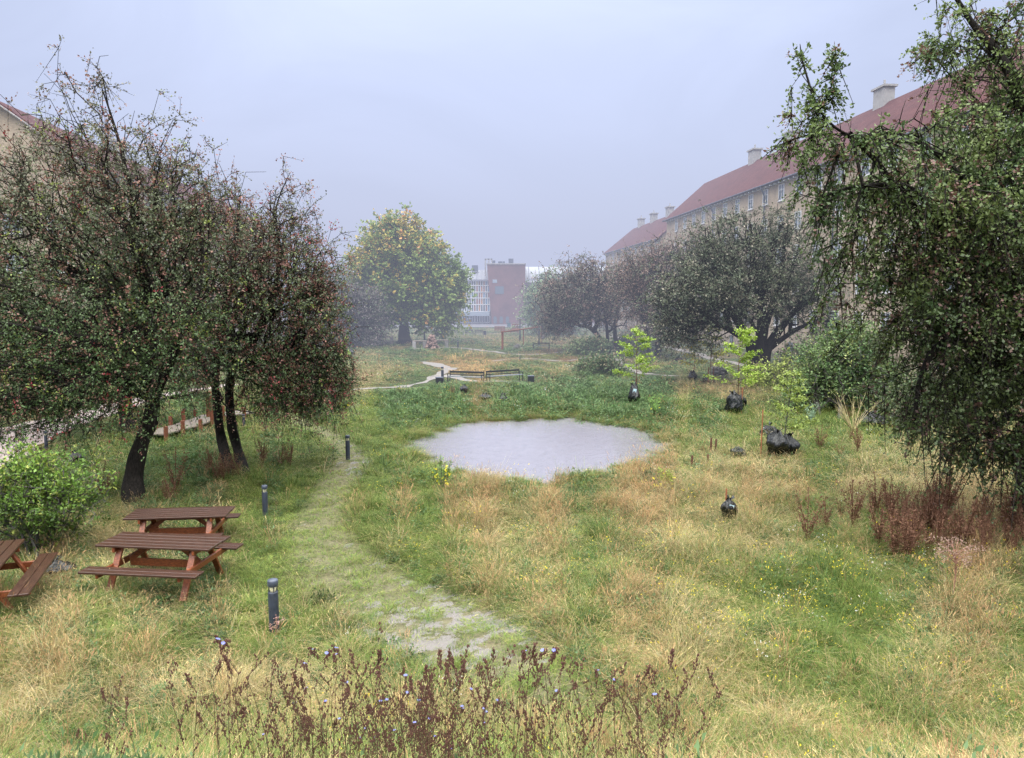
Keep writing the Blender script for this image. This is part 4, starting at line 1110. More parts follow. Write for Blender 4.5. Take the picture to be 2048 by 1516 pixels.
# ------------------------------------------------------------------ saplings, bags, stakes
def sapling(name, label, px, pyb, pyt, wpx, c1, c2, seed, stems=8, leafy=60, lsize=.13, sub=.30, red_stem=True, tiers=True):
    b = GT(px, pyb); Y = b.y; r = np.random.default_rng(seed)
    top = W(px, pyt, Y); h = top.z - b.z; rw = wpx / F * Y
    root = empty(name, (b.x, b.y, b.z - .03), 0, label, 'sapling')
    mb = MB(); lean = r.normal(0, .02, 2)
    def ax(t): return Vector((lean[0] * t * h + .03 * math.sin(t * 5 + seed), lean[1] * t * h, t * h))
    mb.tube([ax(t) for t in np.linspace(0, 1, 9)], [.026 * (1 - .8 * t) for t in np.linspace(0, 1, 9)], 6)
    P = []; D = []
    for i in range(stems):
        t = sub + (1 - sub) * (int(i / 2) * 2 + .3 + .5 * (i % 2)) / stems
        for k in range(2 if tiers else 2):
            a = r.uniform(0, 2 * PI); L = rw * (1.15 - .75 * ((t - sub) / (1 - sub))) * r.uniform(.75, 1.1)
            p0 = ax(t); d = Vector((math.cos(a), math.sin(a), .45))
            pts = [p0 + Vector((d.x * L * s, d.y * L * s, d.z * L * s - .15 * L * s * s)) for s in (0, .35, .7, 1)]
            mb.tube(pts, [.009, .007, .005, .002], 4, False)
            for _ in range(leafy // 2):
                s = r.uniform(.25, 1.05); q = p0 + Vector((d.x * L * s, d.y * L * s, d.z * L * s - .15 * L * s * s))
                P.append(np.array(q) + r.normal(0, .05 * rw + .02, 3) * np.array([1, 1, .6])); D.append((d.x, d.y, -.2))
    for _ in range(leafy // 3):
        t = r.uniform(.75, 1.03); t = t * .9 + .1 * (t > .9); P.append(np.array(ax(t)) + r.normal(0, .06, 3)); D.append((r.normal(), r.normal(), .6))
    mb.build('trunk', M_brown if red_stem else M_barkg, root, True)
    P = np.array(P); D = np.array(D, float)
    Q = leaves_at(P, D, lsize * r.uniform(.6, 1.3, len(P)), r, .62, 1.0, .6)
    C = mixcol(c1, c2, r.uniform(0, 1, len(P)))
    link('crown', fast_mesh('crown', Q.reshape(-1, 3), 4, np.repeat(C, 4, 0)), M_leaf, root)
    return b

YG1, YG2 = (.20, .33, .035), (.36, .48, .07)
sapling('young_tree', 'bright yellow-green sapling with tiered branches above the pond, left of the big thorn tree', 1272, 803, 657, 48, YG1, YG2, 1, 14, 150, .12)
sapling('young_tree', 'bright yellow-green sapling in front of the dark thorn trunk', 1475, 822, 655, 54, YG1, YG2, 2, 16, 150, .115)
sapling('young_tree', 'thin olive-green sapling behind the biggest pair of black bags', 1568, 905, 742, 48, (.20, .28, .05), (.32, .40, .09), 3, 13, 110, .10, .28, False)
sapling('young_tree', 'dull yellow sapling tied to brown stakes beside the rubble heap', 1421, 768, 655, 36, (.26, .30, .06), (.46, .42, .08), 4, 9, 60, .16)
sapling('young_tree', 'sparse golden sapling left of the rubble heap', 1388, 760, 668, 26, (.42, .40, .05), (.60, .50, .07), 5, 8, 34, .17)
sapling('young_tree', 'short lime-green sapling peeking out from under the red hawthorn', 686, 730, 690, 22, (.30, .45, .06), (.42, .58, .10), 6, 6, 110, .24, .1)

def bag_mesh(seed, w=.28, h=.62, two=False):
    r = np.random.default_rng(seed)
    bm = bmesh.new(); bmesh.ops.create_icosphere(bm, subdivisions=4, radius=1)
    sn = SN(seed + 50)
    for v in bm.verts:
        p = v.co.copy(); t = (p.z + 1) / 2
        prof = (.62 + .5 * math.sin(PI * min(1, t * .62 + .2))) * (1 - .25 * t ** 3) * (1 + .12 * math.sin(t * 9 + seed))
        a = math.atan2(p.y, p.x)
        fold = 1 + .13 * abs(math.sin(a * 2.5 + 2 * t + seed)) * (.4 + t) + .06 * math.sin(a * 9 + seed * 2 - 5 * t + 2 * math.sin(t * 7)) + .10 * float(sn(np.array([[p.x, p.y, p.z]]), 1.4)[0])
        v.co = Vector((p.x * w * prof * fold + .16 * w * math.sin(t * 4 + seed), p.y * w * .8 * prof * fold, t * h + .13 * h * math.sin(a * 2 + seed) * max(0, t - .4) + .05 * h * math.sin(a * 5) * t))
    me = bpy.data.meshes.new('sack'); bm.to_mesh(me); bm.free(); return me

def bag(label, px, pyb, hpx, wpx, seed, stakes=((.05, 1.5),), lab=False, stake_mat=None, group=None, lean=0):
    b = GT(px, pyb); Y = b.y; h = hpx / F * Y * 1.05; w = wpx / F * Y / 2
    root = empty('watering_bag', (b.x, b.y, b.z - .04), 0, label, 'black bag', group)
    o = link('sack', bag_mesh(seed, w, h), M_plastic, root, True); o.rotation_euler = (0, lean, seed)
    nk = MB(); rr = random.Random(seed)
    for k in range(7):
        a = k * .9 + rr.random(); d = .5 * w * (.5 + rr.random())
        nk.quadface([(0.02 * math.cos(a), .02 * math.sin(a), h * .9), (.03 * math.cos(a + .8), .03 * math.sin(a + .8), h * .88),
                     (d * math.cos(a + .5), d * math.sin(a + .5), h * (1.05 + .1 * rr.random())), (d * math.cos(a), d * math.sin(a), h * (1.0 + .15 * rr.random()))])
    nk.build('gathered_neck', M_plastic, root)
    if lab:
        m = MB(); m.box((0.0, -w * .96, h * .72), (w * .55, .012, h * .2), Matrix.Rotation(.25, 3, 'Y'))
        m.build('paper_label', M_label, root)
    for dx, sh in stakes:
        st = MB(); st.tube([(dx, .02, 0), (dx + .02, .02, h * sh)], [.022, .02], 6)
        s = st.build('stake', stake_mat or M_stake, None); s.parent = None
        s.location = (b.x, b.y + w * .4, b.z - .05); tag(s, STK.pop(0) if STK else 'orange wooden stake rising out of a black bag', 'stake'); s.name = 'wooden_stake'
    return root
STK = ['orange stake behind the lone black bag at the front of the field', 'orange stake at the left side of the biggest pair of black bags', 'brown stake against the trunk of the sapling above the pond',
       'orange stake by the bag under the bright sapling at the dark thorn trunk']
bag('black bag with a pale blue label standing alone at the front of the field', 1457, 1040, 46, 36, 1, ((-.06, 1.4),), True)
bag('crumpled black bag, left one of the biggest pair under the olive-green sapling', 1550, 914, 54, 40, 2, ((-.45, 1.75),), lean=-.1)
bag('sagging black bag, right one of the biggest pair under the olive-green sapling', 1579, 912, 44, 30, 3, (), lean=.15)
bag('small black bag held aloft behind the left of the biggest pair of bags', 1538, 872, 26, 30, 4, (), lean=.7)
bag('black bag at the foot of the yellow-green sapling above the pond', 1267, 807, 38, 24, 5, ((.12, 1.3),), True, M_brown)
bag('black bag at the foot of the bright sapling by the dark thorn trunk', 1466, 828, 42, 30, 6, ((.45, 1.25),))
bag('smaller rounded black bag touching the one under the bright sapling', 1483, 816, 26, 20, 7, ())
for lab, px, py, h, w, s in (('slumped black bag just below the left park bench', 928, 786, 17, 18, 8), ('faded grey bag between the two black ones below the benches', 970, 800, 14, 22, 9), ('upright pointed black bag below the right park bench', 1007, 808, 21, 15, 10),
              ('black bag under the sparse golden sapling', 1384, 760, 18, 20, 11), ('black bag under the dull yellow staked sapling', 1412, 764, 14, 14, 12), ('black bag among the rocks of the rubble heap', 1441, 752, 18, 24, 13),
              ('dark bag beside the short lime-green sapling', 703, 712, 13, 15, 14), ('dark blue bag with a tied neck behind the bright green shrub', 150, 925, 24, 26, 15), ('flat black bag under the bright green shrub', 112, 1148, 34, 52, 16),
              ('bluish bag glimpsed under the hanging tips of the red hawthorn', 615, 828, 14, 22, 17), ('rumpled black bag at the right of the dead twig bush', 1738, 850, 26, 52, 18), ('grey rumpled sheet bag lying left of the biggest pair of bags', 1474, 912, 18, 30, 19)):
    bag(lab, px, py, h, w, s, ())
for lab, px, py, h in (('rust-brown stake, left of the tall pair right of the pond', 1421, 905, 30), ('rust-brown stake, right of the tall pair right of the pond', 1431, 903, 26), ('short brown stake at the left of the flattened plants by the pond', 1383, 935, 25),
                       ('short brown stake at the right of the flattened plants by the pond', 1415, 930, 22), ('left of the two brown stakes holding the dull yellow sapling', 1416, 768, 34), ('right of the two brown stakes holding the dull yellow sapling', 1426, 768, 34),
                       ('dark stake left of the fenced path, beneath the brown thorn tree', 1317, 706, 22)):
    b = GT(px, py); m = MB(); hh = h / F * b.y; m.tube([(0, 0, -.1), (.01, 0, hh * .6), (.02, .01, hh)], [.04, .038, .034], 6)
    o = m.build('wooden_stake', M_brown); o.location = b; tag(o, lab, 'stake')

# ------------------------------------------------------------------ bollards
def bollard(label, px, pyb, pyt=None, h=.95, mat=None):
    b = GT(px, pyb)
    if pyt: h = W(px, pyt, b.y).z - b.z
    root = empty('bollard_light', (b.x, b.y, b.z), 0, label, 'bollard light', 'bollard lights along the paths')
    s = h / .95; R = .082 * s
    m = MB(); m.lathe([(R * .96, -.1), (R, .02), (R, h * .76), (R * .97, h * .775)], k=20); m.build('post', M_coat, root, True)
    m = MB(); m.lathe([(R * .55, h * .77), (R * .55, h * .80), (R * .85, h * .90)], k=20); m.build('reflector', M_lamp, root, True)
    m = MB()
    for k in range(4):
        a = k * PI / 2 + .5; m.bar((R * .8 * math.cos(a), R * .8 * math.sin(a), h * .765), (R * .8 * math.cos(a), R * .8 * math.sin(a), h * .89), .012, .012)
    m.build('strut', M_coat, root)
    m = MB(); m.lathe([(R * .9, h * .875), (R * 1.06, h * .885), (R * 1.06, h * .965), (R * .98, h * .99), (R * .3, h)], k=20); m.build('cap', M_coattop, root, True)
    return root
for lab, px, pb, pt in (('nearest slate-blue bollard light, with dead flower heads at its foot', 549, 1268, 1158), ('slate-blue bollard light beside the rear picnic table', 531, 1032, 970), ('dark bollard light by the puddles at the left of the pond', 696, 919, 870),
                        ('bollard light by the pinkish paving at the left edge', 93, 898, 862), ('bollard light left of the two park benches', 885, 764, 733), ('small distant bollard by the pale low wall beams', 916, 696, 680), ('short dark bollard at the gravel bend below the far road', 946, 704, 695),
                        ('tiny white-topped bollard beside the middle gravel path', 1040, 722, 711), ('yellow-topped bollard just behind the twin hawthorn trunks', 488, 857, 828)):
    bollard(lab, px, pb, pt)

# ------------------------------------------------------------------ picnic tables
def picnic_table(label, c, ang, L=1.95, group='stained picnic tables'):
    z = Hs(c.x, c.y)
    root = empty('picnic_table', (c.x, c.y, z - .01), ang, label, 'picnic table', group)
    r = random.Random(label)
    m = MB()
    for i in range(5):
        y = (i - 2) * .148; m.box((r.uniform(-.01, .01), y, .735), (L, .138, .038), Matrix.Rotation(r.uniform(-.004, .004), 3, 'X'), .006)
    m.build('tabletop', M_planks, root)
    for s in (-1, 1):
        m = MB()
        for i in range(2): m.box((r.uniform(-.01, .01), s * (.70 + (i - .5) * .142), .445), (L, .134, .038), None, .006)
        m.build('seat', M_planks, root)
    for e in (-1, 1):
        x = e * (L / 2 - .34)
        for s in (-1, 1):
            m = MB(); m.bar((x, s * .62, -.04), (x, s * .20, .70), .045, .105, .005, up=(1, 0, 0)); m.build('leg', M_frame, root)
        m = MB(); m.bar((x + e * .047, -.80, .395), (x + e * .047, .80, .395), .045, .105, .01, up=(0, 0, 1)); m.build('seat_beam', M_frame, root)
        m = MB(); m.bar((x + e * .047, -.35, .668), (x + e * .047, .35, .668), .045, .09, .01); m.build('top_beam', M_frame, root)
        m = MB(); m.bar((x - e * .03, 0, .40), (x - e * .42, 0, .70), .08, .045, .004, up=(0, 1, 0)); m.build('brace', M_frame, root)
    m = MB(); m.bar((-(L / 2 - .36), 0, .36), (L / 2 - .36, 0, .36), .04, .13, .006); m.build('centre_beam', M_frame, root)
    return root
def tpose(a, b, z=.83):
    p, q = G(a[0], a[1], z), G(b[0], b[1], z); c = (p + q) / 2
    return Vector((c.x, c.y, 0)), math.atan2(q.y - p.y, q.x - p.x), (q - p).length
c, a, L = tpose((228, 1089), (432, 1097)); picnic_table('nearest full dark-stained picnic table, beside the nearest bollard light', c, a, 1.95).scale = (1.15, 1.12, 1.12)
T1 = c
c, a, L = tpose((272, 1019), (448, 1014)); picnic_table('dark-stained picnic table in front of the leaning hawthorn trunk', c, a, 1.95).scale = (1.12, 1.1, 1.1)
p, q = G(40, 1200, .45), G(82, 1142, .45); d = (q - p).normalized(); c = (p + q) / 2 + Vector((-d.y, d.x, 0)) * .72
picnic_table('picnic table cut off by the left edge, under the bright green shrub', Vector((c.x, c.y, 0)), math.atan2(d.y, d.x), 1.95).scale = (1.12, 1.12, 1.12)

# ------------------------------------------------------------------ benches
def bench(label, pl, pr, h=.80, face=-1, detail=True, group='black park benches'):
    a, b = GT(*pl), GT(*pr); c = (a + b) / 2; L = (b - a).length; ang = math.atan2(b.y - a.y, b.x - a.x)
    root = empty('park_bench', (c.x, c.y, (a.z + b.z) / 2), ang, label, 'bench', group)
    f = face
    m = MB(); m.box((0, -f * .26, h - .06), (L, .035, .12), None, .01); m.box((0, -f * .24, h - .25), (L, .03, .055), None, .01); m.build('backrest', M_black, root)
    m = MB()
    for i in range(4): m.box((0, -f * (.16 - i * .115), .45), (L, .095, .035), None, .006)
    m.build('seat', M_black if not detail else M_benchseat, root)
    for e in (-1, 1):
        x = e * (L / 2 - .03)
        m = MB(); m.bar((x, -f * .17, 0), (x, -f * .27, h + .02), .05, .05, .008, up=(1, 0, 0)); m.bar((x, f * .20, 0), (x, f * .20, .62), .05, .05, .008, up=(1, 0, 0))
        m.bar((x, -f * .25, .63), (x, f * .24, .63), .05, .035, .008); m.bar((x, -f * .2, .42), (x, f * .2, .42), .04, .05)
        m.build('leg', M_black, root)
    return root
M_benchseat = simple('wet_seat_slats', (.16, .18, .20), .18, .2, 12, bump=.05, spec=.9)
bench('left of the two long black benches above the pond', (897, 768), (966, 766))
bench('right of the two long black benches above the pond', (976, 765), (1043, 763))
bench('black bench below the two lamp posts', (1066, 700), (1099, 700), .8, -1)
bench('far bench nearest the chestnut crown', (901, 670), (919, 670), .8, -1, False)
bench('middle one of the three far benches by the road', (932, 670), (947, 670), .8, -1, False)
bench('far bench standing next to the litter bin', (950, 670), (967, 670), .8, -1, False)

def box_seat(label, px, py, w, h):
    b = GT(px, py); s = b.y / F
    root = empty('black_crate', b, .05, label, 'box')
    W_, H_ = w * s, h * s
    m = MB(); m.box((0, 0, H_ / 2 - .02), (W_, W_ * .8, H_), None, .03); m.build('body', M_black, root)
    m = MB(); m.box((0, 0, H_ + .012), (W_ * 1.06, W_ * .86, .05), None, .015); m.build('lid', M_coattop, root)
box_seat('black box with a pale lid at the left end of the benches', 879, 768, 15, 13)
box_seat('square black box at the right end of the benches', 1062, 764, 13, 12)

# ------------------------------------------------------------------ lamp posts
def lamp_post(label, px, pyb, pyt):
    b = G(px, pyb); h = W(px, pyt, b.y).z
    root = empty('lamp_post', b, 0, label, 'street lamp', 'lamp posts in the park')
    m = MB(); m.tube([(0, 0, -.1), (0, 0, h * .3), (0, 0, h - .15)], [.11, .085, .07], 10); m.build('pole', M_coat, root, True)
    m = MB(); m.lathe([(.07, h - .22), (.22, h - .12), (.24, h - .09)], k=16); m.build('lamp_glass', M_lamp, root, True)
    m = MB(); m.lathe([(.42, h - .088), (.46, h - .05), (.30, h - .01), (.06, h + .02)], k=16); m.build('lamp_cap', M_coattop, root, True)
lamp_post('left lamp post, above the wooden rail frame', 1040, 682, 636); lamp_post('right lamp post, standing over the single black bench', 1078, 692, 636)
lamp_post('thin lamp post in front of the chestnut crown', 849, 684, 630); lamp_post('slim lamp post at the glass hall forecourt', 940, 660, 637)

# ------------------------------------------------------------------ far park furniture
def beams():
    for lab, x0, x1, py, k in (('pale beam seat on concrete blocks left of the brushwood heap', 826, 852, 698, 2), ('pale beam seat on a dark block right of the brushwood heap', 874, 896, 697, 1), ('pale beam seat on blocks beneath the chestnut', 756, 786, 690, 2)):
        a, b = G(x0, py), G(x1, py); c = (a + b) / 2; L = (b - a).length
        root = empty('beam_seat', (c.x, c.y, Hs(c.x, c.y)), 0, lab, 'beam seat')
        m = MB(); m.box((0, 0, .98), (L * 1.08, .35, .12), None, .02); m.build('beam', M_oldwood, root)
        for e in ((-1, 1) if k == 2 else (1,)):
            m = MB(); m.box((e * (L / 2 - .15), 0, .45), (.38, .4, .94), None, .02); m.build('block', M_rock if e > 0 else M_concrete, root)
beams()
def heap(name, label, cat, px, py, w, h, mat, seed, bits=60, col=None):
    b = GT(px, py); s = b.y / F; r = random.Random(seed)
    m = MB()
    W_, H_ = w * s / 2, h * s
    for i in range(bits):
        t = r.random(); a = r.random() * 2 * PI; rr = W_ * (1 - t) ** .7 * math.sqrt(r.random()) if False else W_ * math.sqrt(r.random()) * (1 - .75 * t)
        R = Matrix.Rotation(r.uniform(0, 3), 3, 'Z') @ Matrix.Rotation(r.uniform(-.7, .7), 3, 'X')
        q = W_ * .28 * r.uniform(.5, 1.3)
        m.box((rr * math.cos(a), rr * math.sin(a) * .7, max(q * .3, H_ * t * (1 - (rr / W_) ** 2 * .5)) - q * .15), (q, q * .8, q * .6), R, q * .12)
    o = m.build(name, mat); o.location = b; tag(o, label, cat); return o
M_brush = simple('pinkish_brush', (.26, .16, .13), .9, .4, 4, (.38, .26, .22))
heap('brushwood_heap', 'pinkish brown heap between the pale beam seats', 'heap', 864, 699, 34, 30, M_brush, 3, 160)
heap('rubble_heap', 'heap of grey and reddish rubble beside the staked sapling', 'rubble', 1432, 756, 52, 22, M_rock, 4, 60)
heap('rubble_heap', 'small scatter of stones below the wooden rail frame', 'rubble', 1003, 700, 20, 6, M_rock, 5, 30)
heap('rubble_heap', 'dark pile of boards and stones under the wooden rail frame', 'rubble', 1034, 698, 26, 10, M_rock, 6, 40)
heap('earth_mound', 'low black mound of earth left of the golden sapling', 'mound', 1357, 722, 30, 7, M_bark, 7, 50)

def rail_frame():
    a, b = G(1005, 700), G(1082, 684)
    root = empty('wooden_rail_frame', a, math.atan2(b.y - a.y, b.x - a.x), 'thin reddish wooden rail frame on posts below the lamp posts', 'rail frame')
    L = (b - a).length
    m = MB(); m.bar((-.4, 0, 2.0), (L, 0, 2.0), .16, .14, .02); m.build('rail', M_orangewood, root)
    for x in (0, L * .5, L): m = MB(); m.bar((x, 0, -.1), (x, 0, 1.95), .2 if x == 0 else .1, .2 if x == 0 else .1, .02); m.build('post', M_orangewood, root)
rail_frame()
def plank_fence(name, lab, cat, px0, px1, py, h, mat):
    a, b = G(px0, py), G(px1, py); L = (b - a).length
    root = empty(name, a, math.atan2(b.y - a.y, b.x - a.x), lab, cat)
    n = max(3, int(L / 2.2))
    for i in range(n + 1): m = MB(); m.box((L * i / n, 0, h / 2), (.14, .14, h), None, .02); m.build('post', mat, root)
    for k in range(4): m = MB(); m.box((L / 2, -.09, h * (.2 + .24 * k)), (L, .04, h * .16), None, .01); m.build('plank', mat, root)
plank_fence('plank_fence', 'low orange-brown plank fence below the red brick tower', 'fence', 990, 1009, 665, 1.05, M_orangewood)
plank_fence('plank_fence', 'low reddish plank fence next to the far picnic tables', 'fence', 1024, 1040, 663, 1.3, M_orangewood)
for lab, px in (('left one of the tiny far orange picnic tables', 1014), ('right one of the tiny far orange picnic tables', 1029)):
    p = G(px, 667)
    t = picnic_table(lab, Vector((p.x, p.y, 0)), .05, 1.9, 'far picnic tables')
    for ch in t.children:
        ch.data.materials[0] = M_orangewood
def bin_(lab, px, py, h, w, mat, name, cat):
    b = G(px, py); s = b.y / F
    root = empty(name, b, 0, lab, cat)
    m = MB(); m.lathe([(w * s * .46, 0), (w * s * .5, h * s * .9)], k=14) if cat == 'litter bin' else m.box((0, 0, h * s * .45), (w * s, w * s * .8, h * s * .9), None, .04)
    m.build('body', mat, root)
    m = MB(); m.box((0, 0, h * s * .9 + .05), (w * s * 1.08, w * s * .9, .1), None, .03); m.build('lid', M_black, root)
bin_('dark round litter bin beside the far benches', 970, 670, 8, 5, M_coat, 'litter_bin', 'litter bin')
M_teal = simple('teal_cabinet', (.05, .12, .14), .5, .2, 5)
bin_('teal utility cabinet at the foot of the red brick tower', 1018, 655, 10, 7, M_teal, 'utility_cabinet', 'cabinet')

# boardwalk with posts at the left
def boardwalk():
    pts = [G(305, 886), G(372, 868), G(430, 846), G(500, 838)]
    root = empty('boardwalk', (pts[0].x, pts[0].y, Hs(pts[0].x, pts[0].y)), 0, 'low wooden boardwalk with rust-orange posts behind the twin hawthorn', 'boardwalk')
    deck = MB(); r = random.Random(4)
    for a, b in zip(pts[:-1], pts[1:]):
        a, b = a - pts[0], b - pts[0]; n = max(2, int((b - a).length / .5)); d = (b - a).normalized(); nn = Vector((-d.y, d.x, 0))
        deck.bar(a + Vector((0, 0, .3)), b + Vector((0, 0, .3)), 1.1, .07, .01)
        for i in range(n):
            if i % 2: continue
            p = a.lerp(b, i / n)
            for s in (-.62, .62):
                m = MB(); m.tube([p + nn * s + Vector((0, 0, -.1)), p + nn * s + Vector((0, 0, r.uniform(.55, .9)))], .085, 8); m.build('post', M_orangewood, root)
    deck.build('deck', M_oldwood, root)
boardwalk()
m = MB(); a = G(418, 850); m.tube([(0, 0, 0), (.05, 0, 1.5)], .12, 8); o = m.build('wooden_post', M_orangewood); o.location = a; tag(o, 'tall rust-orange post left of the twin trunks', 'post')

# ------------------------------------------------------------------ buildings
def build_window(root, loc, rz, w, h, proto={}):
    key = (round(w, 2), round(h, 2))
    if key not in proto:
        m = MB(); t = .09
        m.box((0, .03, h / 2 - t / 2), (w, .10, t)); m.box((0, .03, -h / 2 + t / 2), (w, .10, t)); m.box((-w / 2 + t / 2, .032, 0), (t, .10, h - 2 * t)); m.box((w / 2 - t / 2, .032, 0), (t, .10, h - 2 * t))
        m.box((0, .02, 0), (.06, .08, h - 2 * t)); m.box((0, .02, h * .16), (w - 2 * t, .07, .05)); m.box((0, .05, -h / 2 - .04), (w + .16, .18, .06))
        fr = m.build('window', M_white, None)
        m = MB(); m.quadface([(-w / 2 + t, .012, -h / 2 + t), (w / 2 - t, .012, -h / 2 + t), (w / 2 - t, .012, h / 2 - t), (-w / 2 + t, .012, h / 2 - t)])
        pn = m.build('pane', M_glass, fr)
        proto[key] = (fr, pn); f = fr
    else:
        fr, pn = proto[key]; f = fr.copy(); COL.objects.link(f); f.parent = None
        p = pn.copy(); COL.objects.link(p); p.parent = f
    f.parent = root; f.location = loc; f.rotation_euler = (0, 0, rz)
    return f

def block(name, label, o, ang, L, Wd, eave, ridge, floors, gable_win=(), nsp=3.7, chim=(), downs=(), skip=None, base_win=True, verge=True):
    """o = corner at ground, local +X along, local +Y = outward facade side; body spans y in [-Wd,0]"""
    root = empty(name, o, ang, label, 'apartment building')
    m = MB()
    V = [(0, -Wd, 0), (L, -Wd, 0), (L, 0, 0), (0, 0, 0), (0, -Wd, eave), (L, -Wd, eave), (L, 0, eave), (0, 0, eave), (0, -Wd / 2, ridge), (L, -Wd / 2, ridge)]
    m.v = V; m.f = [(0, 1, 5, 4), (2, 3, 7, 6), (1, 2, 6, 9, 5), (3, 0, 4, 8, 7)]; m.mi = [0] * 4
    m.build('wall', M_tanbrick, root)
    m = MB(); ov = .55; e0 = eave - .12; sl = (ridge - eave) / (Wd / 2); lo = e0 - ov * sl
    for s in (1, -1):
        y0 = ov if s > 0 else -Wd - ov; ym = -Wd / 2
        m.quadface([(-.3, y0, lo + .25), (L + .3, y0, lo + .25), (L + .3, ym, ridge + .25), (-.3, ym, ridge + .25)])
        m.quadface([(-.3, y0, lo + .08), (L + .3, y0, lo + .08), (L + .3, y0, lo + .25), (-.3, y0, lo + .25)])
        for x in (-.3, L + .3): m.quadface([(x, y0, lo + .08), (x, y0, lo + .25), (x, ym, ridge + .25), (x, ym, ridge + .08)])
    rf = m.build('roof', M_tiles, root)
    m = MB(); m.quadface([(-.3, ov, lo + .07), (L + .3, ov, lo + .07), (L + .3, -.01, lo + .07), (-.3, -.01, lo + .07)]); m.build('soffit', M_coat, root)
    m = MB(); m.bar((-.3, ov + .07, lo + .18), (L + .3, ov + .07, lo + .18), .14, .12, .02); m.build('gutter', M_coattop, root)
    m = MB(); n = int(L / 1.05)
    for i in range(n): m.box((.5 + i * 1.05, ov * .45, lo + .0), (.22, ov * .8, .16))
    m.build('rafter_ends', M_white, root)
    if verge:
        m = MB()
        for s in (1, -1):
            y0 = ov if s > 0 else -Wd - ov
            m.bar((L + .36, y0, lo + .06), (L + .36, -Wd / 2, ridge + .06), .08, .42, up=(1, 0, 0))
        m.build('verge_board', M_concrete, root)
    for k, x in enumerate(chim):
        m = MB(); m.box((x, -Wd / 2, ridge + .5), (1.7, 1.0, 2.0)); m.box((x, -Wd / 2, ridge + 1.6), (2.1, 1.3, .18)); m.tube([(x, -Wd / 2, ridge + 1.6), (x, -Wd / 2, ridge + 2.3)], .09, 6)
        m.build('chimney', M_concrete, rf)
    for x in downs:
        m = MB(); m.tube([(x, .62, lo + .1), (x, .50, lo - .25), (x + .1, .14, lo - .9), (x + .1, .12, .2)], .07, 7); m.build('downpipe', M_coattop, root, True)
    n = int((L - 1.5) / nsp)
    for fl, zc in enumerate(floors):
        for i in range(n):
            x = 1.6 + i * nsp
            if skip and skip(x, fl): continue
            build_window(root, (x, 0, zc), 0, 1.25, 1.62)
    if base_win:
        for i in range(0, n, 2):
            m = MB(); x = 2.2 + i * nsp; m.box((x, .02, 1.0), (1.0, .06, .8)); f = m.build('basement_window', M_glass, root)
    for y, zc in gable_win: build_window(root, (L, y, zc), -PI / 2, 1.5, 1.6)
    return root

u = Vector((-.092, 1, 0)).normalized(); angR = math.atan2(u.y, u.x)
EV = CAM_H + 12.2
ro = Vector((33.8, 0, 0)) + u * 41
block('apartment_block', 'long tan brick apartment block with red tiled roof behind the right-hand trees', ro, angR, 74, 11.5, EV, EV + 5.0, [EV - 1.55 - 3.1 * i for i in range(5)], nsp=3.75, chim=(28, 46, 56), downs=(24.8, 39, 54),
      skip=lambda x, fl: x < 4, verge=False)
far_o = Vector((33.8, 0, 0)) + u * 118.5
block('apartment_block', 'further apartment block with three chimneys at the end of the right-hand row', far_o, angR, 39, 11.5, CAM_H + 9.8, CAM_H + 14.4, [CAM_H + 8.2 - 3.1 * i for i in range(4)], nsp=4.3, chim=(14, 24, 33), downs=(20,), base_win=False, verge=False)
# left block: gable towards us
gY = 62.0
apex = W(-8, 205, gY)
ridgeL = apex.z; Wd = 12.5; slope = .70
eaveL = ridgeL - slope * Wd / 2
vN = Vector((1, .092, 0)).normalized()
uL = Vector((.092, -1, 0)).normalized()
cornerNear = Vector((apex.x, gY, 0)) + vN * Wd / 2
lo_ = cornerNear - uL * 75
block('apartment_block', 'tan brick apartment block with a plain gable at the left edge', lo_, math.atan2(uL.y, uL.x), 75, Wd, eaveL, ridgeL, [eaveL - 1.6 - 3.1 * i for i in range(4)], gable_win=[(-2.2, eaveL - 5.2), (-5.6, eaveL - 5.2), (-9.0, eaveL - 5.2), (-2.2, eaveL - 8.3), (-9.0, eaveL - 8.3), (-5.6, eaveL - 8.3)],
      nsp=4.6, chim=(52,), downs=(70,), base_win=False)

